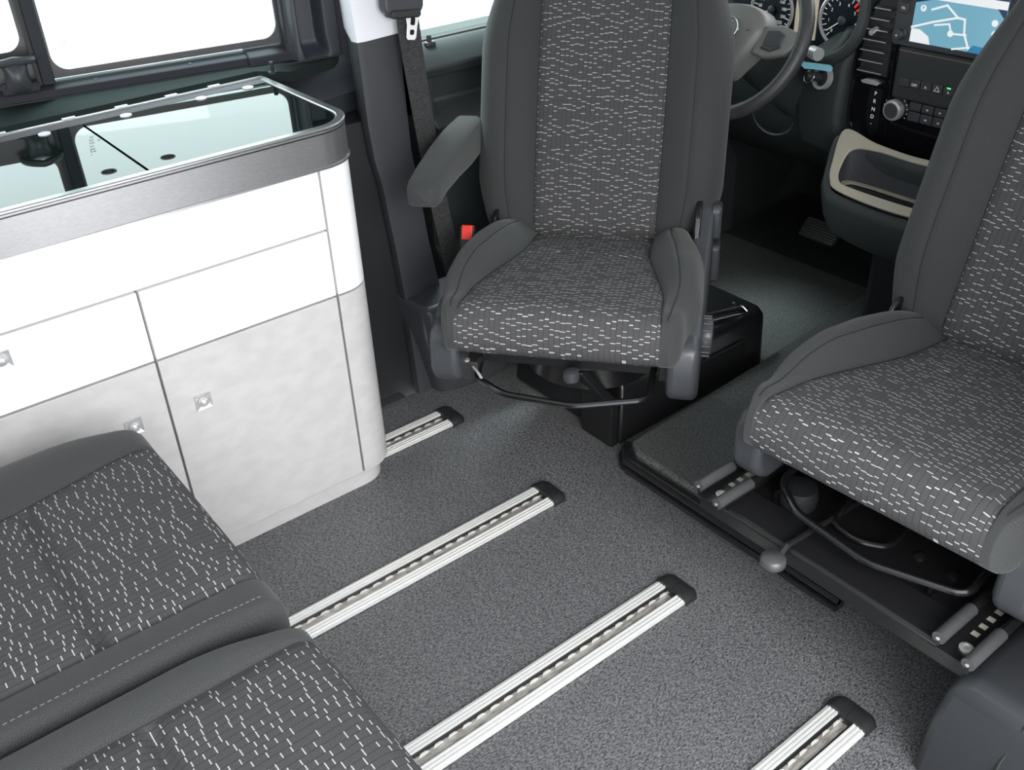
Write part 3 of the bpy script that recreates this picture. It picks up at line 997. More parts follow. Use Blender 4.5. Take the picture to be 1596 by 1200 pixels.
# ------------------------------------------------------------------ seats
def front_seat(label, loc, rotz, m, arm):
    """local x = the way the seat faces, y = its left; m = side (+1/-1) that carries the recline wheel"""
    t = thing('swivel_chair', label, 'car seat', loc, rotz)
    zt = .425
    tl = math.radians(7)
    T = V((math.cos(tl), 0, math.sin(tl))); N = V((-math.sin(tl), 0, math.cos(tl))); Y = V((0, 1, 0))
    out = lambda s: interp([(-.1, .20), (.0, .238), (.12, .262), (.26, .262), (.37, .235), (.44, .212)], s)
    sm = lambda s: interp([(-.1, .132), (.0, .134), (.34, .190), (.44, .194)], s)
    bw = lambda s: interp([(-.1, .5), (.05, 1), (.18, .95), (.36, .0)], s)
    upholstery(t, ('cushion_panel', 'cushion_bolster'), (0, 0, zt), T, Y, N, -.12, .432, -.105, .0, out, out, sm, sm, r=.05, bumpL=.052, bumpR=.052,
               bwin=bw, creases=((.085, .003, .006), (-.03, .003, .01)), crown=.006, stitch=(.42,))
    # backrest
    an_ = math.radians(20)
    U = V((-math.sin(an_), 0, math.cos(an_))); NB = V((math.cos(an_), 0, math.sin(an_)))
    outb = lambda s: interp([(.0, .250), (.14, .277), (.40, .278), (.70, .205)], s)
    smb = lambda s: interp([(.0, .138), (.3, .141), (.6, .140), (.70, .135)], s)
    bwb = lambda s: interp([(.0, .3), (.2, 1), (.4, 1), (.70, .2)], s)
    upholstery(t, ('backrest_panel', 'backrest_bolster'), (-.035, 0, .415), U, Y, NB, 0, .70, -.10, .0, outb, outb, smb, smb, r=.052, bumpL=.042, bumpR=.042,
               bwin=bwb, creases=((.30, .002, .006),), crown=.004, stitch=(.45,))
    # rear shell of the backrest
    M_ = frameM((-.035, 0, .415), NB, Y, U)
    obj('backrest_shell', prism(rrect(-.20, .20, .04, .66, .08), -.118, -.08, 'x'), plast_g, t, bevel=.01, M=M_)
    # side covers
    for sg in (-1, 1):
        y0, y1 = .222, .266
        pl = [(.372, .280), (.384, .31), (.380, .345), (.360, .385), (.325, .412), (.27, .425), (.15, .435), (.05, .45), (-.02, .475), (-.06, .505), (-.10, .505), (-.11, .44), (-.06, .39), (.05, .345), (.15, .315), (.22, .285), (.28, .270), (.350, .268)]
        if sg != m:
            pl = [(.372, .280), (.384, .31), (.380, .345), (.360, .385), (.325, .412), (.27, .420), (.18, .425), (.08, .43), (.0, .42), (-.06, .38), (.05, .33), (.18, .30), (.24, .282), (.30, .268), (.350, .268)]
        fp = [(.375, .280), (.388, .31), (.386, .372), (.374, .396), (.33, .405), (.27, .405), (.27, .280), (.30, .266), (.350, .266)]
        cv = obj('side_cover', prism(pl, sg * y0, sg * y1, 'y'), plast_b, t, bevel=.012, seg=4)
        obj('cover_front', prism(fp, sg * .205, sg * .265, 'y'), plast_b, cv, bevel=.014, seg=4)
        if sg == m:
            mw = frameM((.243, sg * .256, .352), (1, 0, 0), (0, 0, sg), (0, -sg, 0)) if False else frameM((.243, sg * .262, .350), (1, 0, 0), (0, 0, -sg), (0, sg, 0))
            kn = lathe([(.020, 0), (.038, 0), (.040, .004), (.040, .016), (.037, .022), (.02, .024), (0, .024)], mw, 32)
            k_ = obj('recline_wheel', kn, plast_b, t, smooth=True, angle=40)
            b = bmesh.new()
            for i in range(16):
                a = 2 * PI * i / 16
                tube([mw @ V((.0405 * math.cos(a), .0405 * math.sin(a), .004)), mw @ V((.0405 * math.cos(a), .0405 * math.sin(a), .019))], .0024, b, k=6)
            obj('grip_ribs', b, plast_g, k_)
            # recliner bracket and its sleeve
            obj('recliner_bracket', prism([(-.02, .42), (.03, .44), (.0, .50), (-.05, .52), (-.08, .48)], sg * .225, sg * .238, 'y'), tubem, t, bevel=.003)
            sl = prism(rrect(-.085, -.03, .33, .42, .012), sg * .262, sg * .282, 'y')
            obj('bracket_sleeve', sl, plast_g, t, bevel=.005)
            obj('bracket_sleeve', prism(rrect(-.095, -.045, .425, .505, .015), sg * .255, sg * .280, 'y'), plast_b, t, bevel=.006)
        else:
            obj('recliner_bracket', prism([(-.03, .41), (.02, .43), (-.01, .47), (-.06, .485), (-.09, .46)], sg * .214, sg * .224, 'y'), tubem, t, bevel=.003)
    # under frame
    cb = bmesh.new()
    bx(cb, .26, .285, -.19, .19, .275, .300); bx(cb, -.10, -.06, -.19, .19, .27, .30)
    bx(cb, -.10, .30, -.205, -.185, .27, .33); bx(cb, -.10, .30, .185, .205, .27, .33)
    obj('seat_frame', cb, steelb, t, bevel=.002)
    obj('seat_pan', box(-.10, .27, -.185, .185, .300, .335), steelb, t, bevel=.01)
    pth = round_corners([(.20, -.186, .30), (.345, -.182, .272), (.392, -.115, .268), (.412, .03, .268), (.372, .172, .272), (.22, .178, .31)], .022, 6)
    obj('slide_bar', tube(pth, .0068, k=10), tubem, t, smooth=True)
    if arm:
        obj('height_knob', lathe([(.012, 0), (.016, .002), (.0175, .010), (.016, .024), (.010, .028)], Matrix.Translation((.312, .010, .262)), 24), plast_b, t, smooth=True, angle=50)
        # little latch block in the corner
        lb = obj('latch_block', box(.30, .335, -.215, -.18, .255, .30), rub, t, bevel=.003)
        obj('latch_lever', tube(smooth_path([(.335, -.19, .29), (.35, -.175, .285), (.355, -.165, .272), (.34, -.165, .265)], 5), .003, k=6), boltm, lb, smooth=True)
        obj('latch_bolt', lathe([(.006, 0), (.006, .004)], frameM((.333, -.203, .302), (1, 0, 0), (0, 1, 0), (0, 0, 1)), 12), boltm, lb)
    else:
        pth = round_corners([(.18, .02, .26), (.33, .025, .245), (.355, -.02, .245), (.345, -.075, .245), (.25, -.085, .26)], .02, 6)
        obj('release_handle', tube(pth, .0055, k=10), tubem, t, smooth=True)
    # swivel plate
    obj('swivel_plate', lathe([(.17, 0), (.17, .012), (.16, .018)], Matrix.Translation((.08, 0, .248)), 40), steelb, t, smooth=True, angle=40)
    if arm:
        # armrest, its hinge, belt buckle
        rows = []
        secs = [(-.12, .60, .030, .045), (-.02, .605, .034, .044), (.08, .608, .034, .038), (.17, .606, .034, .030), (.225, .600, .034, .027), (.245, .597, .031, .024), (.256, .596, .02, .016)]
        b = bmesh.new(); vv = []
        for x, zc, hw, hh in secs:
            ring = []
            for p in rrect(-hw, hw, -hh, hh * .9, min(hw, hh) * .45, 4):
                ring.append(b.verts.new((x, -.296 + p[0], zc + .024 + p[1])))
            vv.append(ring)
        for A, B in zip(vv, vv[1:]):
            n_ = len(A)
            for j in range(n_): b.faces.new([A[j], A[(j + 1) % n_], B[(j + 1) % n_], B[j]])
        b.faces.new(vv[0][::-1]); b.faces.new(vv[-1])
        uvl = b.loops.layers.uv.new('UVMap')
        for f in b.faces:
            for l in f.loops: l[uvl].uv = (l.vert.co.y + l.vert.co.z, l.vert.co.x)
        obj('armrest', b, fplain, t, smooth=True, angle=60)
        obj('armrest_hinge', lathe([(.03, 0), (.03, .05)], frameM((-.13, -.275, .585), (1, 0, 0), (0, 0, 1), (0, 1, 0)), 24), plast, t, bevel=.004)
        mb = frameM((.055, -.262, .470), (.90, 0, .43), (0, 1, 0), (-.43, 0, .90))
        bk = obj('belt_buckle', box(-.012, .012, -.017, .017, -.09, .004), plast, t, bevel=.004, M=mb)
        obj('red_button', box(-.0095, .0125, -.0125, .0125, -.026, .0065), redm, bk, bevel=.002, M=mb)['label'] = 'red release button'
        obj('buckle_stalk', box(-.006, .006, -.012, .012, -.20, -.08), plast, t, bevel=.003, M=mb)
    return t


AD = math.atan2(-.63, -.777)
front_seat('driver seat turned round to face the cabin, with folding armrest and red belt button', (1.352, 1.490, 0), AD, 1, True)
front_seat('passenger seat facing backwards at the right, dashed grey cloth, above open slide rails', (1.528, .632, -.012), PI + .045, 1, False)

# driver seat console
dc = thing('seat_console', 'black steel seat console on the floor under the driver seat, with wire handle', 'seat console', (0, 0, 0))
b = loft_poly([(0, [(1.285, 1.312), (1.285, 1.70), (1.815, 1.70), (1.815, 1.345), (1.79, 1.325)]),
               (.135, [(1.30, 1.325), (1.30, 1.69), (1.815, 1.69), (1.815, 1.350), (1.79, 1.332)]),
               (.158, [(1.31, 1.338), (1.31, 1.68), (1.805, 1.68), (1.805, 1.365), (1.78, 1.347)])])
obj('console_body', b, steelb, dc, bevel=.008, seg=3)
obj('console_lid', box(1.33, 1.775, 1.365, 1.66, .158, .163), steelb, dc, bevel=.003)
obj('side_pressing', prism(rrect(1.50, 1.72, .03, .11, .015), 1.322, 1.33, 'y'), steelb, dc, bevel=.003)
obj('swivel_column', lathe([(.15, 0), (.14, .05), (.14, .09)], Matrix.Translation((1.33, 1.46, .16)), 32), steelb, dc, smooth=True, angle=40)
hw_ = [(1.665, 1.392, .165), (1.66, 1.378, .176), (1.745, 1.352, .176), (1.757, 1.362, .165)]
obj('wire_handle', tube(round_corners([(1.64, 1.375, .166), (1.652, 1.403, .170), (1.752, 1.372, .170), (1.742, 1.342, .166), (1.64, 1.375, .166)], .006, 4), .0028, k=8), chrome, dc, smooth=True)
obj('lid_screw', lathe([(.008, 0), (.008, .003), (.004, .005)], Matrix.Translation((1.76, 1.40, .163)), 14), steelb, dc, smooth=True)
# angled rear bracket under the seat
obj('rear_bracket', prism([(1.285, 0), (1.285, .12), (1.19, .24), (1.17, .24), (1.262, .11), (1.262, 0)], 1.318, 1.42, 'y'), steelb, dc, bevel=.004)

# passenger seat base
pb = thing('seat_console', 'black steel base beam with open slide runners under the passenger seat', 'seat base', (0, 0, 0))
obj('cross_beam', prism([(1.086, .185), (1.086, .213), (1.092, .219), (1.165, .219), (1.165, .205), (1.10, .185)], .385, .902, 'y'), steelb, pb, bevel=.003)
obj('base_box', prism([(1.262, .0425), (1.18, .20), (1.80, .20), (1.80, .0425)], .41, .87, 'y'), steelb, pb, bevel=.006)
obj('base_plate', box(1.166, 1.75, .40, .88, .200, .212), steelb, pb, bevel=.003)
for y in (.872, .405):
    b = bmesh.new()
    bx(b, 1.075, 1.75, y - .026, y + .026, .221, .225)
    ru = obj('runner', b, steelb, pb)
    for e in (-1, 1):
        x0 = 1.078 if e > 0 else 1.064
        obj('runner_lip', tube([(x0 + .0, y + e * .027, .240), (x0 + .02, y + e * .027, .2405), (x0 + .088, y + e * .027, .2405)], .0105, k=12), lipm, ru, smooth=True, angle=50)
        obj('rail_edge', tube([(x0 + .088, y + e * .027, .2405), (1.70, y + e * .027, .2405)], .0075, k=8), steelb, ru, smooth=True)
        obj('lip_web', box(x0, 1.7, y + e * .027 - .003, y + e * .027 + .003, .222, .24), steelb, ru)
        obj('lip_bore', lathe([(.0030, 0), (.0030, .001)], frameM((x0 - .0012, y + e * .027, .240), (0, 1, 0), (0, 0, 1), (-1, 0, 0)), 12), silver, ru)
    obj('runner_bolt', lathe([(.0, 0), (.0105, 0), (.0105, .003), (.006, .0042), (.004, .0030), (0, .0030)], Matrix.Translation((1.104, y - .004, .225)), 20), boltm, ru, smooth=True, angle=40)
    b = bmesh.new()
    for i in range(6):
        bx(b, 1.135 + i * .022, 1.145 + i * .022, y - .003, y + .008, .2252, .2256)
    obj('locking_slots', b, slotm, ru)
obj('lever_arm', tube([(1.066, .712, .205), (1.085, .709, .226), (1.16, .700, .232), (1.30, .69, .236)], .0055, k=8), steelb, pb, smooth=True)
obj('lever_knob', lathe([(0, -.014), (.014, -.012), (.0215, -.004), (.022, .006), (.018, .012), (0, .014)], Matrix.Translation((1.056, .712, .205)), 24), lipm, pb, smooth=True, angle=60)
for y in (.80, .50, .44):
    obj('tab', prism([(1.168, .212), (1.168, .236), (1.176, .238), (1.196, .214)], y - .003, y + .003, 'y'), tubem, pb)
obj('cable_bulge', lathe([(0, 0), (.03, .002), (.034, .03), (.03, .05), (0, .054)], Matrix.Translation((1.20, .775, .200)), 24), plast, pb, smooth=True)
for y in (.50, .56, .80): obj('nut', lathe([(.011, 0), (.011, .003), (.006, .006)], Matrix.Translation((1.24, y, .212)), 16), steelb, pb, smooth=True)
obj('bolt_hole', lathe([(.006, 0), (.006, .0006)], Matrix.Translation((1.128, .44, .2192)), 14), rub, pb)
obj('foot_bracket', prism([(1.262, .043), (1.240, .06), (1.17, .184), (1.19, .199), (1.27, .06), (1.27, .043)], .82, .865, 'y'), tubem, pb, bevel=.003)

# ------------------------------------------------------------------ rear bench
rb = thing('rear_bench', 'rear bench with two dashed grey cloth cushions in front of the kitchen cabinet', 'bench seat', (0, 0, 0))
def bench_cushion(yc, oL, oR, sL, sR, zt, stb=None):
    oLf = lambda s: interp([(-.3, oL), (.15, oL), (.31, oL - .03)], s)
    oRf = lambda s: interp([(-.3, oR), (.24, oR), (.31, oR - .008)], s)
    sLf = (lambda s: interp([(-.3, sL - .03), (.02, sL - .022), (.3, sL + .02)], s)) if sL > .14 and oL > .2 and yc > 1 else (lambda s: interp([(-.3, sL), (.3, sL)], s))
    sRf = lambda s: interp([(-.3, sR), (.3, sR)], s)
    _, sf = upholstery(rb, ('cushion_panel', 'cushion_bolster'), (0, yc, zt), V((1, 0, 0)), V((0, 1, 0)), V((0, 0, 1)), -.28, .305, -.125, 0, oLf, oRf, sLf, sRf,
               r=.04, bumpL=.012, bumpR=.010, bwin=lambda s: interp([(.2, 1), (.3, .2)], s), creases=((.095, .012, .010), (-.1, .011, .010)), crown=.004, groove=.005)
    if stb is not None:          # row of stitches along the bolster
        b = bmesh.new(); n_ = 74
        for i in range(4, n_ - 3):
            a0 = -1 + 2 * i / n_; a1 = a0 + 1.15 / n_
            p0 = V(sf(a0, stb, 1)); p1 = V(sf(a1, stb, 1))
            q = [V((p.x, yc + p.y + e, zt + p.z + .0006)) for p, e in ((p0, -.0006), (p1, -.0006), (p1, .0006), (p0, .0006))]
            lo = [b.verts.new(v - V((0, 0, .001))) for v in q]; hi = [b.verts.new(v) for v in q]
            b.faces.new(hi); b.faces.new(lo[::-1])
            for k in range(4): b.faces.new([lo[k], lo[(k + 1) % 4], hi[(k + 1) % 4], hi[k]])
        obj('stitching', b, seam, rb)['kind'] = 'stuff'


bench_cushion(1.145, .285, .262, .165, .188, .478, -.83)
bench_cushion(.635, .240, .262, .185, .19, .478)
for yc, hw in ((1.155, .27), (.625, .25)):
    an_ = math.radians(18)
    U = V((-math.sin(an_), 0, math.cos(an_))); NB = V((math.cos(an_), 0, math.sin(an_)))
    upholstery(rb, ('backrest_panel', 'backrest_bolster'), (-.29, yc, .44), U, V((0, 1, 0)), NB, 0, .60, -.11, 0, lambda s: hw, lambda s: hw, lambda s: .17, lambda s: .17, r=.04, bumpL=.01, bumpR=.01)
obj('bench_base', box(-.45, .20, .42, 1.36, .06, .352), plast_g, rb, bevel=.01)
obj('bench_foot', box(-.40, .10, .50, .54, .0125, .06), plast, rb)
obj('bench_foot', box(-.40, .10, 1.264, 1.304, .0125, .06), plast, rb)
# ------------------------------------------------------------------ dashboard
da = thing('dashboard', 'dark green-grey moulded dashboard behind the steering wheel', 'dashboard', (0, 0, 0))
prof = [(2.03, .86), (2.02, .80), (2.035, .70), (2.02, .60), (2.05, .52), (2.12, .45), (2.25, .36), (2.42, .28), (2.60, .26), (2.94, .26), (2.94, .92), (2.3, .93), (2.10, .90)]
obj('dash_body', prism(prof, 1.318, 1.98, 'y'), dashm, da, bevel=.02, seg=4)
obj('dash_body', prism(prof, .16, .852, 'y'), dashm, da, bevel=.02, seg=4)
obj('dash_middle', prism([(2.112, .86), (2.112, .50), (2.45, .28), (2.94, .26), (2.94, .92), (2.3, .93), (2.12, .90)], .853, 1.317, 'y'), dashm, da)
# bulge left of the centre stack, carrying the ignition
b = loft_poly([(.50, [(2.06, 1.30), (1.99, 1.31), (2.0, 1.36), (2.03, 1.46), (2.10, 1.48), (2.10, 1.30)]),
               (.60, [(2.06, 1.30), (1.965, 1.32), (1.96, 1.36), (1.99, 1.46), (2.10, 1.48), (2.10, 1.30)]),
               (.72, [(2.06, 1.30), (1.975, 1.32), (1.965, 1.36), (1.985, 1.44), (2.10, 1.50), (2.10, 1.30)]),
               (.80, [(2.06, 1.28), (1.985, 1.30), (1.985, 1.34), (2.03, 1.36), (2.10, 1.40), (2.10, 1.28)])])
obj('ignition_bulge', b, dashm, da, smooth=True, bevel=.012, seg=3)
obj('recess_edge', tube([(2.018 - .002, 1.54 + .064 * math.cos(math.radians(a)), .553 + .050 * math.sin(math.radians(a))) for a in range(190, 351, 8)], .0035, k=6, rf=lambda q: .3 + .7 * math.sin(PI * q)), plast_g, da, smooth=True)

# instrument cluster
ic = thing('instrument_cluster', 'instrument cluster with two round gauges behind the steering wheel rim', 'instrument cluster', (0, 0, 0))
IX = 2.015
obj('cluster_plate', box(IX + .004, 2.06, 1.30, 1.70, .735, .90), gaugeface, ic)
def cl(y, z, x=IX): return frameM((x, y, z), (0, -1, 0), (0, 0, 1), (-1, 0, 0))
for (yy, zz, red) in ((1.575, .801, False), (1.375, .806, True)):
    r = .060
    ri = bmesh.new()
    pa = [V(cl(yy, zz) @ V((r * math.cos(a * PI / 24), r * math.sin(a * PI / 24), .0))) for a in range(48)]
    gg = obj('gauge_ring', tube(pa, .0042, ri, k=8, closed=True), silver, ic, smooth=True)
    obj('dial', lathe([(r - .002, 0), (r - .002, .001)], cl(yy, zz, IX + .003), 40), gaugeface, gg)
    b = bmesh.new()
    for i in range(21):
        a = math.radians(225 - 270 * i / 20)
        L = .010 if i % 2 == 0 else .005
        p = cl(yy, zz) @ V((0, 0, .0))
        M_ = cl(yy, zz) @ Matrix.Rotation(a, 4, 'Z')
        if red and 13 <= i <= 16: continue
        bx(b, r - .006 - L, r - .006, -.0007, .0007, -.001, .0006, M_)
    obj('dial_ticks', b, mark_w, gg)['kind'] = 'stuff'
    if red:
        b = bmesh.new()
        for i in range(13, 17):
            M_ = cl(yy, zz) @ Matrix.Rotation(math.radians(225 - 270 * i / 20), 4, 'Z')
            bx(b, r - .018, r - .006, -.002, .002, -.001, .0006, M_)
        obj('red_zone', b, mark_r, gg)
    nums = ['20', '40', '60', '80', '100', '120', '140', '160', '180', '200', '220'] if not red else ['0', '1', '2', '3', '4', '5', '6', '7']
    for i, s_ in enumerate(nums):
        a = math.radians(225 - 270 * i / (len(nums) - 1))
        text('dial_number', s_, .0105, cl(yy, zz) @ Matrix.Translation(((r - .024) * math.cos(a), (r - .024) * math.sin(a), .0005)), mark_w, gg, .0001)
    a = math.radians(200 if not red else 215)
    b = bmesh.new(); bx(b, -.008, r - .012, -.0009, .0009, .001, .002, cl(yy, zz) @ Matrix.Rotation(a, 4, 'Z'))
    obj('needle', b, mark_w, gg)
    obj('needle_hub', lathe([(.010, 0), (.010, .004), (.007, .006)], cl(yy, zz), 20), plast_g, gg, smooth=True)
    if not red:
        pa = [V(cl(yy - .012, zz - .040) @ V((.016 * math.cos(a * PI / 16), .016 * math.sin(a * PI / 16), .0))) for a in range(32)]
        obj('small_gauge_ring', tube(pa, .0012, k=6, closed=True), silver, gg, smooth=True)
obj('info_display', box(IX - .001, IX + .004, 1.445, 1.505, .75, .88), mat('info_display', (.3, .27, .2), rough=.3, emit=(.42, .38, .29), estr=.6), ic, bevel=.001)
for k in range(4):
    text('display_icon', ('OD', '88', '12', 'PR')[k], .012, cl(1.475, .765 + k * .028, IX - .002), mark_w, ic, .0001)
hood = [(1.34, .725), (1.30, .76), (1.298, .83), (1.31, .90), (1.72, .90), (1.72, .72)]
pa = smooth_path([(1.975, 1.50, .722), (1.965, 1.40, .722), (1.965, 1.335, .745), (1.970, 1.300, .79), (1.98, 1.296, .84), (1.99, 1.31, .92)], 6)
obj('cluster_hood_edge', tube(pa, .014, k=10), dashm, ic, smooth=True)

# steering wheel
WC = V((1.800, 1.50, .790))
th_ = math.radians(27)
wu = V((math.sin(th_), 0, math.cos(th_))); wn = V((-math.cos(th_), 0, math.sin(th_)))   # up in wheel plane, towards driver
MS = frameM(WC, (0, -1, 0), wu, wn)
sw = thing('steering_wheel', 'black leather steering wheel behind the driver seat, with round silver emblem', 'steering wheel', (0, 0, 0))
Rw = .178
def rim_arc(a0, a1, rr, n=40):
    return [MS @ V((Rw * math.cos(math.radians(a0 + (a1 - a0) * i / n)), Rw * math.sin(math.radians(a0 + (a1 - a0) * i / n)) * .97, 0)) for i in range(n + 1)]


obj('rim', tube(rim_arc(-62, 242, .0), .0165, k=14), wheel_leather, sw, smooth=True)
obj('rim_lower', tube(rim_arc(-118, -62, 0, 20), .0162, k=14), gloss if False else plast_g, sw, smooth=True)
b = bmesh.new()
hub = smooth_path([(0, .070, 0), (.055, .060, 0), (.080, .022, 0), (.068, -.018, 0), (.040, -.060, 0), (.018, -.088, 0), (-.018, -.088, 0), (-.040, -.060, 0), (-.068, -.018, 0), (-.080, .022, 0), (-.055, .060, 0)], 5, True)
lev = []
for sc_, h_ in ((1.02, -.035), (1.0, .0), (.93, .018), (.7, .027), (.35, .031), (.05, .032)):
    lev.append([b.verts.new(MS @ V((p.x * sc_, p.y * sc_, h_))) for p in hub])
for A, B in zip(lev, lev[1:]):
    for j in range(len(A)): b.faces.new([A[j], A[(j + 1) % len(A)], B[(j + 1) % len(A)], B[j]])
b.faces.new(lev[0][::-1]); b.faces.new(lev[-1])
hubo = obj('airbag_hub', b, grain(mat('hub_plastic', (.15, .152, .145), rough=.42), 500, .15, .0004), sw, smooth=True, angle=60)
for sg in (-1, 1):
    sp_ = [(sg * .070, .030), (sg * .120, .040), (sg * .168, .030), (sg * .170, .0), (sg * .150, -.018), (sg * .10, -.035), (sg * .062, -.030)]
    b = prism(sp_, -.012, .012, 'z', M=MS)
    s1 = obj('spoke', b, MATS['hub_plastic'], sw, bevel=.006, seg=3)
    b = prism([(sg * .092, .022), (sg * .118, .026), (sg * .138, .020), (sg * .136, -.002), (sg * .115, -.012), (sg * .090, -.010)], .012, .0165, 'z', M=MS)
    s2 = obj('button_pad', b, plast_g, s1, bevel=.002)
    b = prism([(sg * .088, -.012), (sg * .115, -.015), (sg * .138, -.004), (sg * .140, -.0085), (sg * .116, -.021), (sg * .088, -.018)], .012, .0155, 'z', M=MS)
    obj('chrome_strip', b, chrome, s1)
    obj('silver_edge', tube([MS @ V((sg * .066, .030, .014)), MS @ V((sg * .060, .0, .016)), MS @ V((sg * .045, -.035, .014)), MS @ V((sg * .028, -.075, .008))], .0022, k=6), chrome, s1, smooth=True)
b = prism([(-.022, -.06), (.022, -.06), (.034, -.165), (.022, -.172), (.010, -.11), (-.010, -.11), (-.022, -.172), (-.034, -.165)], -.012, .008, 'z', M=MS)
obj('lower_spoke', b, plast_b, sw, bevel=.004)
ME = MS @ Matrix.Translation((0, .008, .031))
em = obj('emblem_ring', tube([ME @ V((.0240 * math.cos(a * PI / 18), .0240 * math.sin(a * PI / 18), .001)) for a in range(36)], .0020, k=8, closed=True), chrome, sw, smooth=True)
b = bmesh.new()
for k in range(3):
    a = math.radians(90 + 120 * k)
    d = V((math.cos(a), math.sin(a), 0)); q = V((-math.sin(a), math.cos(a), 0))
    vs = [b.verts.new(ME @ p) for p in (q * .0042 + d * .0024, -q * .0042 + d * .0024, d * .0235, V((0, 0, .003)))]
    for f in ((0, 1, 2), (0, 2, 3), (1, 3, 2), (0, 3, 1)): b.faces.new([vs[i] for i in f])
obj('emblem_star', b, chrome, em)
text('airbag_mark', 'AIRBAG', .0055, MS @ Matrix.Translation((.045, .012, .0285)) , plast, hubo, .0002)
sc2 = thing('steering_column', 'dark steering column shroud with stubby control stalk', 'steering column', (0, 0, 0))
b = tube([WC - wn * .03, WC - wn * .12 - V((0, 0, .02)), WC - wn * .30 - V((0, 0, .04))], .062, k=18, rf=lambda t_: .8 + .35 * t_)
obj('shroud', b, dashm, sc2, smooth=True)
stb = tube([V((1.93, 1.46, .765)), V((1.915, 1.40, .757)), V((1.908, 1.368, .757))], .013, k=14)
st = obj('stalk', stb, plast, sc2, smooth=True)
obj('stalk_end', tube([V((1.909, 1.37, .757)), V((1.900, 1.345, .757))], .0145, k=16), silver, st, smooth=True)

# ignition key
ik = thing('ignition_key', 'car key with pale blue plastic tag and split ring in the ignition lock', 'key', (0, 0, 0))
KC = V((1.952, 1.362, .692))
kn_ = V((-.93, .12, .25)).normalized()
kx = V((0, 0, 1)).cross(kn_).normalized() * -1
ky = kn_.cross(kx).normalized() * 1
MK = frameM(KC, kx, kn_.cross(kx), kn_)
obj('lock_rosette', ring_prism([(.026 * math.cos(a * PI / 20), .026 * math.sin(a * PI / 20)) for a in range(40)], [(.019 * math.cos(a * PI / 20), .019 * math.sin(a * PI / 20)) for a in range(40)], -.004, .008, 'z', M=MK), silver, ik, smooth=True, angle=40)
obj('key_barrel', lathe([(.019, -.01), (.017, .003), (.010, .006)], MK, 24), plast, ik, smooth=True)
obj('key_head', lathe([(.008, 0), (.010, .012), (.010, .042), (.006, .048)], MK @ Matrix.Rotation(math.radians(10), 4, 'Y'), 20), plast, ik, smooth=True, angle=40)
obj('key_ring', tube([MK @ V((.006 + .013 * math.cos(a * PI / 14), .002 + .013 * math.sin(a * PI / 14) , .040 + .004 * math.sin(a * PI / 14))) for a in range(28)], .0016, k=8, closed=True), chrome, ik, smooth=True)
MT = frameM(KC + V((-.045, -.008, .036)), (0.25, -.95, -.02), (.05, 0.0, .99), (-.95, -.3, .05))
obj('blue_tag', prism([(-.034, .0065), (.034, .008), (.040, .002), (.038, -.006), (.010, -.006), (-.026, -.008), (-.034, -.002)], -.0012, .0012, 'z', M=MT), tagm, ik)

# centre stack
cs_ = thing('centre_stack', 'gloss black centre stack with air vent, gear display, button row and climate knob', 'centre stack', (0, 0, 0))
SX = 2.0
YC = 1.085
body = [(1.085 - .225, .90), (1.085 - .225, .60), (1.085 - .20, .55), (1.085 - .15, .515), (1.085, .495), (1.085 + .15, .515), (1.085 + .195, .545), (1.085 + .222, .60), (1.085 + .226, .66), (1.085 + .226, .78), (1.085 + .205, .84), (1.085 + .17, .90)]
obj('stack_surround', prism([((y - YC) * 1.10 + YC, (z - .70) * 1.10 + .70) for y, z in body], SX - .000, 2.10, 'x'), dashm, cs_, bevel=.012, seg=3)
obj('gloss_panel', prism(body, SX - .008, 2.06, 'x'), gloss, cs_, bevel=.003)
edge = [V((SX - .010, y, z)) for y, z in [(1.085 + .17, .90), (1.085 + .200, .84), (1.085 + .222, .78), (1.085 + .222, .66), (1.085 + .218, .60), (1.085 + .190, .548), (1.085 + .15, .520), (1.085, .500), (1.085 - .15, .52)]]
obj('gloss_edge', tube(smooth_path(edge, 6), .0042, k=8), gloss, cs_, smooth=True)
edge2 = [V((SX - .010, y, z)) for y, z in [(1.218, .90), (1.216, .80), (1.213, .70), (1.208, .62), (1.20, .545)]]
obj('inner_rib', tube(smooth_path(edge2, 6), .004, k=8), gloss, cs_, smooth=True)
# vent
ve = obj('air_vent', prism([(1.226, .90), (1.226, .712), (1.293, .712), (1.296, .77), (1.282, .84), (1.262, .90)], SX - .012, SX - .004, 'x'), rub, cs_)
b = bmesh.new()
for i in range(8):
    z = .722 + i * .0225
    y1 = 1.293 if z < .79 else 1.293 - (z - .79) * .32
    Mv = frameM((SX - .016, 0, z), (1, 0, .25), (0, 1, 0), (-.25, 0, 1))
    bx(b, -.010, .006, 1.229, y1, -.0016, .0016, Mv)
obj('vent_slats', b, plast_g, ve)
for i in range(8):
    zz = .722 + i * .0225
    obj('slat_edge', box(SX - .0275, SX - .0262, 1.231, 1.291 if zz < .79 else 1.291 - (zz - .79) * .32, zz - .0025, zz - .0005), silver, ve)
obj('vent_tab', tube([V((SX - .02, 1.262, .812)), V((SX - .040, 1.262, .806))], .006, k=10), silver, ve, smooth=True)
obj('vent_thumbwheel', prism([(1.235, .698), (1.24, .692), (1.278, .692), (1.283, .697), (1.27, .703), (1.248, .703)], SX - .020, SX - .008, 'x'), silver, cs_, bevel=.001)
gd = obj('gear_display', prism([(1.228, .684), (1.228, .59), (1.238, .575), (1.252, .585), (1.262, .62), (1.262, .684)], SX - .0105, SX - .008, 'x'), mat('gear_display', (.012, .012, .014), rough=.2), cs_)
for s_, z in (('P', .672), ('R', .655), ('N', .637), ('D', .620), ('-', .605)):
    text('gear_letter', s_, .012, frameM((SX - .0112, 1.245, z), (0, -1, 0), (0, 0, 1), (-1, 0, 0)), mark_w, gd, .0001)

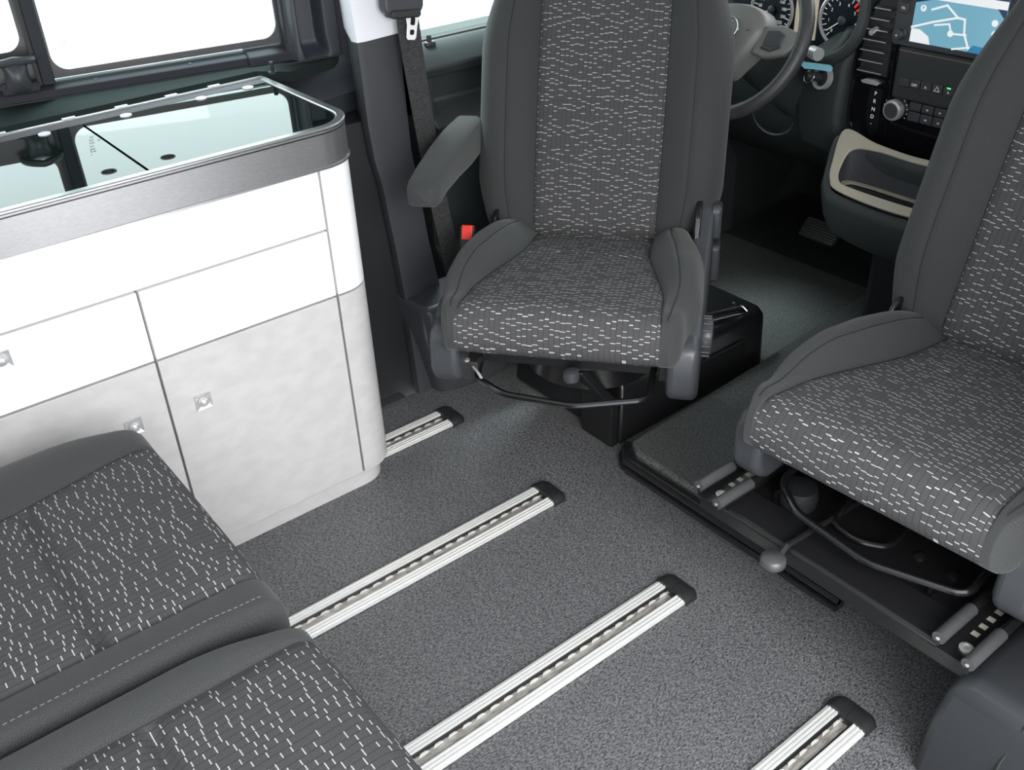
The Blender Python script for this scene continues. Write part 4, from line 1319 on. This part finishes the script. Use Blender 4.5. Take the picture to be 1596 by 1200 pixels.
# central unit
cu_ = obj('control_panel', prism(rrect(1.085 - .120, 1.085 + .120, .675, .785, .006), SX - .014, SX, 'x'), mat('panel_grey', (.028, .031, .033), rough=.45), cs_, bevel=.003)
obj('panel_line', box(SX - .0150, SX - .0138, .967, 1.203, .7755, .7768), mat('copper_line', (.3, .2, .14), rough=.4), cu_)
b = bmesh.new()
BT = lambda y, z, xx=SX - .0152: frameM((xx, y, z), (0, -1, 0), (0, 0, 1), (-1, 0, 0))
ys = [1.178 - i * .0265 for i in range(8)]
for i, y in enumerate(ys):
    bt = obj('push_button', box(SX - .0185, SX - .012, y - .0125, y + .0125, .704, .722), button_m, cs_, bevel=.0015)
    s_ = {1: 'OFF', 2: 'A', 4: 'A'}.get(i)
    if i == 3:
        tri = [V((0, .0055, 0)), V((-.006, -.0045, 0)), V((.006, -.0045, 0))]
        obj('warning_triangle', tube([BT(y, .713, SX - .0190) @ p for p in tri], .0008, k=5, closed=True), mark_w, bt)
    elif s_:
        text('button_mark', s_, .0075, BT(y, .711, SX - .0190), mark_w, bt, .0001)
    if i == 4:
        obj('green_light', box(SX - .0192, SX - .0184, y - .004, y + .004, .7185, .7212), green, bt)
# screen unit
su = thing('navigation_screen', 'navigation screen showing a pale blue road map in a dark bezel', 'screen', (0, 0, 0))
obj('bezel', prism(rrect(.955, 1.222, .787, .93, .008), SX - .022, SX + .01, 'x'), plast_g, su, bevel=.003)
disp = obj('display', box(SX - .0235, SX - .0215, .982, 1.178, .800, .912), screen_blue, su)
sx_ = SX - .0238
def strip(pts, w_, m, x=sx_, nm='map_road'):
    b = bmesh.new(); pts = [V((p[0], p[1])) for p in pts]
    for a, c in zip(pts, pts[1:]):
        d = (c - a).normalized(); n_ = V((-d.y, d.x)) * w_ / 2; d = d * w_ * .4
        q = [a - d + n_, c + d + n_, c + d - n_, a - d - n_]
        prism([(v.x, v.y) for v in q], x - .0004, x, 'x', b)
    return obj(nm, b, m, disp)


def sc(px, py):      # inside the display: px 0..1 from the left, py 0..1 from the bottom
    return (1.178 - .196 * px, .800 + .112 * py)


obj('status_bar', box(sx_ - .0004, sx_, .982, 1.178, .889, .905), screen_white, disp)
obj('status_bar', box(sx_ - .0004, sx_, .982, 1.178, .905, .912), screen_navy, disp)
b = prism([sc(0, .80), sc(.22, .80), sc(0, .70)], sx_ - .0004, sx_, 'x'); obj('map_corner', b, screen_navy, disp)
b = prism([sc(1, .80), sc(.90, .80), sc(1, .62)], sx_ - .0004, sx_, 'x'); obj('map_corner', b, screen_navy, disp)
b = prism([sc(0, 0), sc(.24, 0), sc(.21, .14), sc(.1, .24), sc(0, .24)], sx_ - .0005, sx_, 'x'); obj('map_cloud', b, screen_white, disp)
b = prism([sc(.66, 0), sc(.85, 0), sc(.85, .12), sc(.72, .13)], sx_ - .0006, sx_, 'x'); obj('map_button', b, screen_teal, disp)
strip([sc(.20, .62), sc(.36, .73), sc(.50, .55), sc(.58, .54), sc(.60, .30), sc(.68, .04)], .0042, screen_white)
strip([sc(0, .26), sc(.22, .40), sc(.50, .55)], .0042, screen_white)
strip([sc(.26, .36), sc(.42, .42), sc(.46, .26), sc(.62, .28)], .0036, screen_white)
strip([sc(.50, .0), sc(.68, .08)], .0036, screen_white)
for px, py in ((.10, .62), (.90, .56), (.92, .38), (.93, .20), (.45, .26)):
    y, z = sc(px, py)
    obj('map_icon', lathe([(.0065, 0), (.0065, .0006)], frameM((sx_, y, z), (0, -1, 0), (0, 0, 1), (-1, 0, 0)), 18), screen_white, disp)
text('map_letter', 'P', .009, frameM((sx_ - .001, *sc(.10, .62)), (0, -1, 0), (0, 0, 1), (-1, 0, 0)), screen_navy, disp, .0001)
for z in (.912, .888, .864):
    pb_ = obj('side_button', box(SX - .0265, SX - .02, 1.191, 1.214, z - .0105, z + .0105), button_m, su, bevel=.002)
    text('button_mark', {.912: 'o', .888: 'NAV', .864: 'TEL'}[z], .0065, BT(1.2025, z, SX - .0270), mark_w, pb_, .0001)
MKn = frameM((SX - .022, 1.200, .812), (0, -1, 0), (0, 0, 1), (-1, 0, 0))
vk = obj('volume_knob', lathe([(.0135, 0), (.0135, .003), (.0115, .005), (.011, .017), (.009, .019), (0, .019)], MKn, 28), plast_g, su, smooth=True, angle=40)
text('knob_mark', 'o', .008, MKn @ Matrix.Translation((0, 0, .0195)), mark_w, vk, .0001)
# climate
MKc = frameM((SX - .008, 1.192, .648), (0, -1, 0), (0, 0, 1), (-1, 0, 0))
ck = obj('climate_knob', lathe([(.0215, 0), (.0215, .016), (.0185, .019), (.017, .019), (.0168, .0175), (0, .0175)], MKc, 32), silver, cs_, smooth=True, angle=40)
obj('knob_face', lathe([(.0166, .0176), (.0166, .0184), (0, .0186)], MKc, 32), plast_b, ck, smooth=True, angle=40)
b = bmesh.new()
for i in range(30):
    a = 2 * PI * i / 30
    tube([MKc @ V((.0218 * math.cos(a), .0218 * math.sin(a), .001)), MKc @ V((.0218 * math.cos(a), .0218 * math.sin(a), .014))], .0012, b, k=5)
obj('knurling', b, silver, ck)
b = bmesh.new()
for i in range(13):
    a = math.radians(210 - 240 * i / 12)
    bx(b, .0285, .0300, -.0009, .0009, 0, .001, MKc @ Matrix.Rotation(a, 4, 'Z'))
obj('knob_scale', b, mark_w, cs_)
for r_, (z0, z1) in enumerate(((.655, .673), (.632, .652))):
    for i in range(5):
        y1 = 1.158 - i * .030
        bt = obj('climate_button', box(SX - .013, SX - .006, y1 - .028, y1, z0, z1), button_m if r_ == 0 else plast_b, cs_, bevel=.0015)
        if i: text('button_mark', 'w', .008, BT(y1 - .014, (z0 + z1) / 2, SX - .0136), mark_w, bt, .0001)
obj('climate_display', box(SX - .0105, SX - .007, 1.00, 1.14, .679, .690), mat('climate_display', (.05, .048, .045), rough=.2), cs_)
obj('chrome_line', box(SX - .0105, SX - .0075, .985, 1.12, .538, .541), chrome, cs_)

# storage tray with cup holder
tr_ = thing('cup_holder_tray', 'beige rimmed storage tray with cup holder jutting out under the centre stack', 'cup holder', (0, 0, 0))
# local frame of the sloping face: x across (towards -Y), y up the slope, z out of the face
nf = V((-.7809, 0, .6247)); uf = V((.6247, 0, .7809))
MTf = frameM((1.84, YC, .48), (0, -1, 0), uf, nf)
outer = smooth_path([(-.188, .150, 0), (-.176, .07, 0), (-.160, .032, 0), (-.128, .012, 0), (0, .004, 0), (.128, .012, 0), (.160, .032, 0), (.176, .07, 0), (.188, .150, 0), (.10, .138, 0), (0, .132, 0), (-.10, .138, 0)], 6, True)
inner = smooth_path([(-.146, .108, 0), (-.150, .06, 0), (-.135, .034, 0), (-.10, .028, 0), (0, .026, 0), (.10, .028, 0), (.135, .034, 0), (.150, .06, 0), (.146, .108, 0), (.09, .120, 0), (0, .118, 0), (-.09, .120, 0)], 6, True)
inner = [V((p.x, p.y, 0)) for p in inner]
obj('beige_rim', ring_prism([(p.x, p.y) for p in outer], [(p.x, p.y) for p in inner], -.004, .003, 'z', M=MTf), beige, tr_, smooth=True, bevel=.002)
# bin: vertical walls down to a level shelf, with the cup hole in it
ZS = .4935
wl = [MTf @ V((p.x, p.y, -.002)) for p in inner]
wl = [V((q.x + .002, q.y, max(q.z, ZS))) for q in wl]
b = bmesh.new()
A = [b.verts.new(q) for q in wl]; B = [b.verts.new((q.x, q.y, ZS - .001)) for q in wl]
for j in range(len(A)): b.faces.new([A[j], A[(j + 1) % len(A)], B[(j + 1) % len(A)], B[j]])
obj('tray_wall', b, plast_b, tr_, smooth=True, angle=60)
xm = sum(q.x for q in wl) / len(wl)
hole = [(xm + (q.x - xm) * .74 - .002, YC + (q.y - YC) * .90) for q in wl]
sh = obj('cup_shelf', ring_prism([(q.x, q.y) for q in wl], hole, ZS - .004, ZS, 'z'), beige, tr_)
hole2 = [(xm + (x - xm) * .86, YC + (y - YC) * .95) for x, y in hole]
obj('cup_ring', ring_prism(hole, hole2, ZS - .05, ZS - .006, 'z'), plast_b, sh, smooth=True, angle=60)
obj('cup_floor', prism(hole, ZS - .055, ZS - .05, 'z'), rub, sh)
# body below the rim
b = bmesh.new()
lv_ = []
for sc_, sy, dx, dz in ((1.0, 1, .0, -.006), (1.05, 1, -.010, -.012), (1.07, 1, -.012, -.03), (1.05, 1, -.004, -.07), (1.0, 1, .012, -.105), (.9, 1, .035, -.125), (.7, 1, .06, -.130)):
    ring = []
    for p in outer:
        q = MTf @ V((p.x * sc_, p.y, -.002))
        ring.append(b.verts.new((q.x + dx, q.y, q.z + dz)))
    lv_.append(ring)
for A, B in zip(lv_, lv_[1:]):
    for j in range(len(A)): b.faces.new([A[j], A[(j + 1) % len(A)], B[(j + 1) % len(A)], B[j]])
b.faces.new(lv_[-1])
obj('tray_body', b, dashm, tr_, smooth=True, angle=60)
obj('tray_support', box(2.0, 2.40, 1.0, 1.20, .043, .42), plast, tr_, bevel=.02)

# pedal
pd = thing('brake_pedal', 'wide black pedal pad studded with small metal pips in the driver footwell', 'pedal', (0, 0, 0))
PC = V((2.30, 1.545, .145))
pn = V((-.72, 0, .69)); pu = V((.69, 0, .72))
MP = frameM(PC, (0, -1, 0), pu, pn)
obj('pad', prism(rrect(-.062, .062, -.032, .032, .012), -.006, .005, 'z', M=MP), rub, pd, bevel=.002)
b = bmesh.new()
for i in range(15):
    for j in range(7):
        x = -.055 + i * .0078 + (j % 2) * .0039; y = -.025 + j * .0083
        if abs(x) < .057: bx(b, x - .0012, x + .0012, y - .001, y + .001, .005, .0062, MP)
obj('metal_pips', b, mat('pip_metal', (.32, .3, .22), rough=.3, metal=.8), pd)['kind'] = 'stuff'
obj('pedal_arm', tube([PC - pn * .01, V((2.37, 1.545, .20)), V((2.40, 1.545, .262))], .010, k=8), plast, pd, smooth=True)
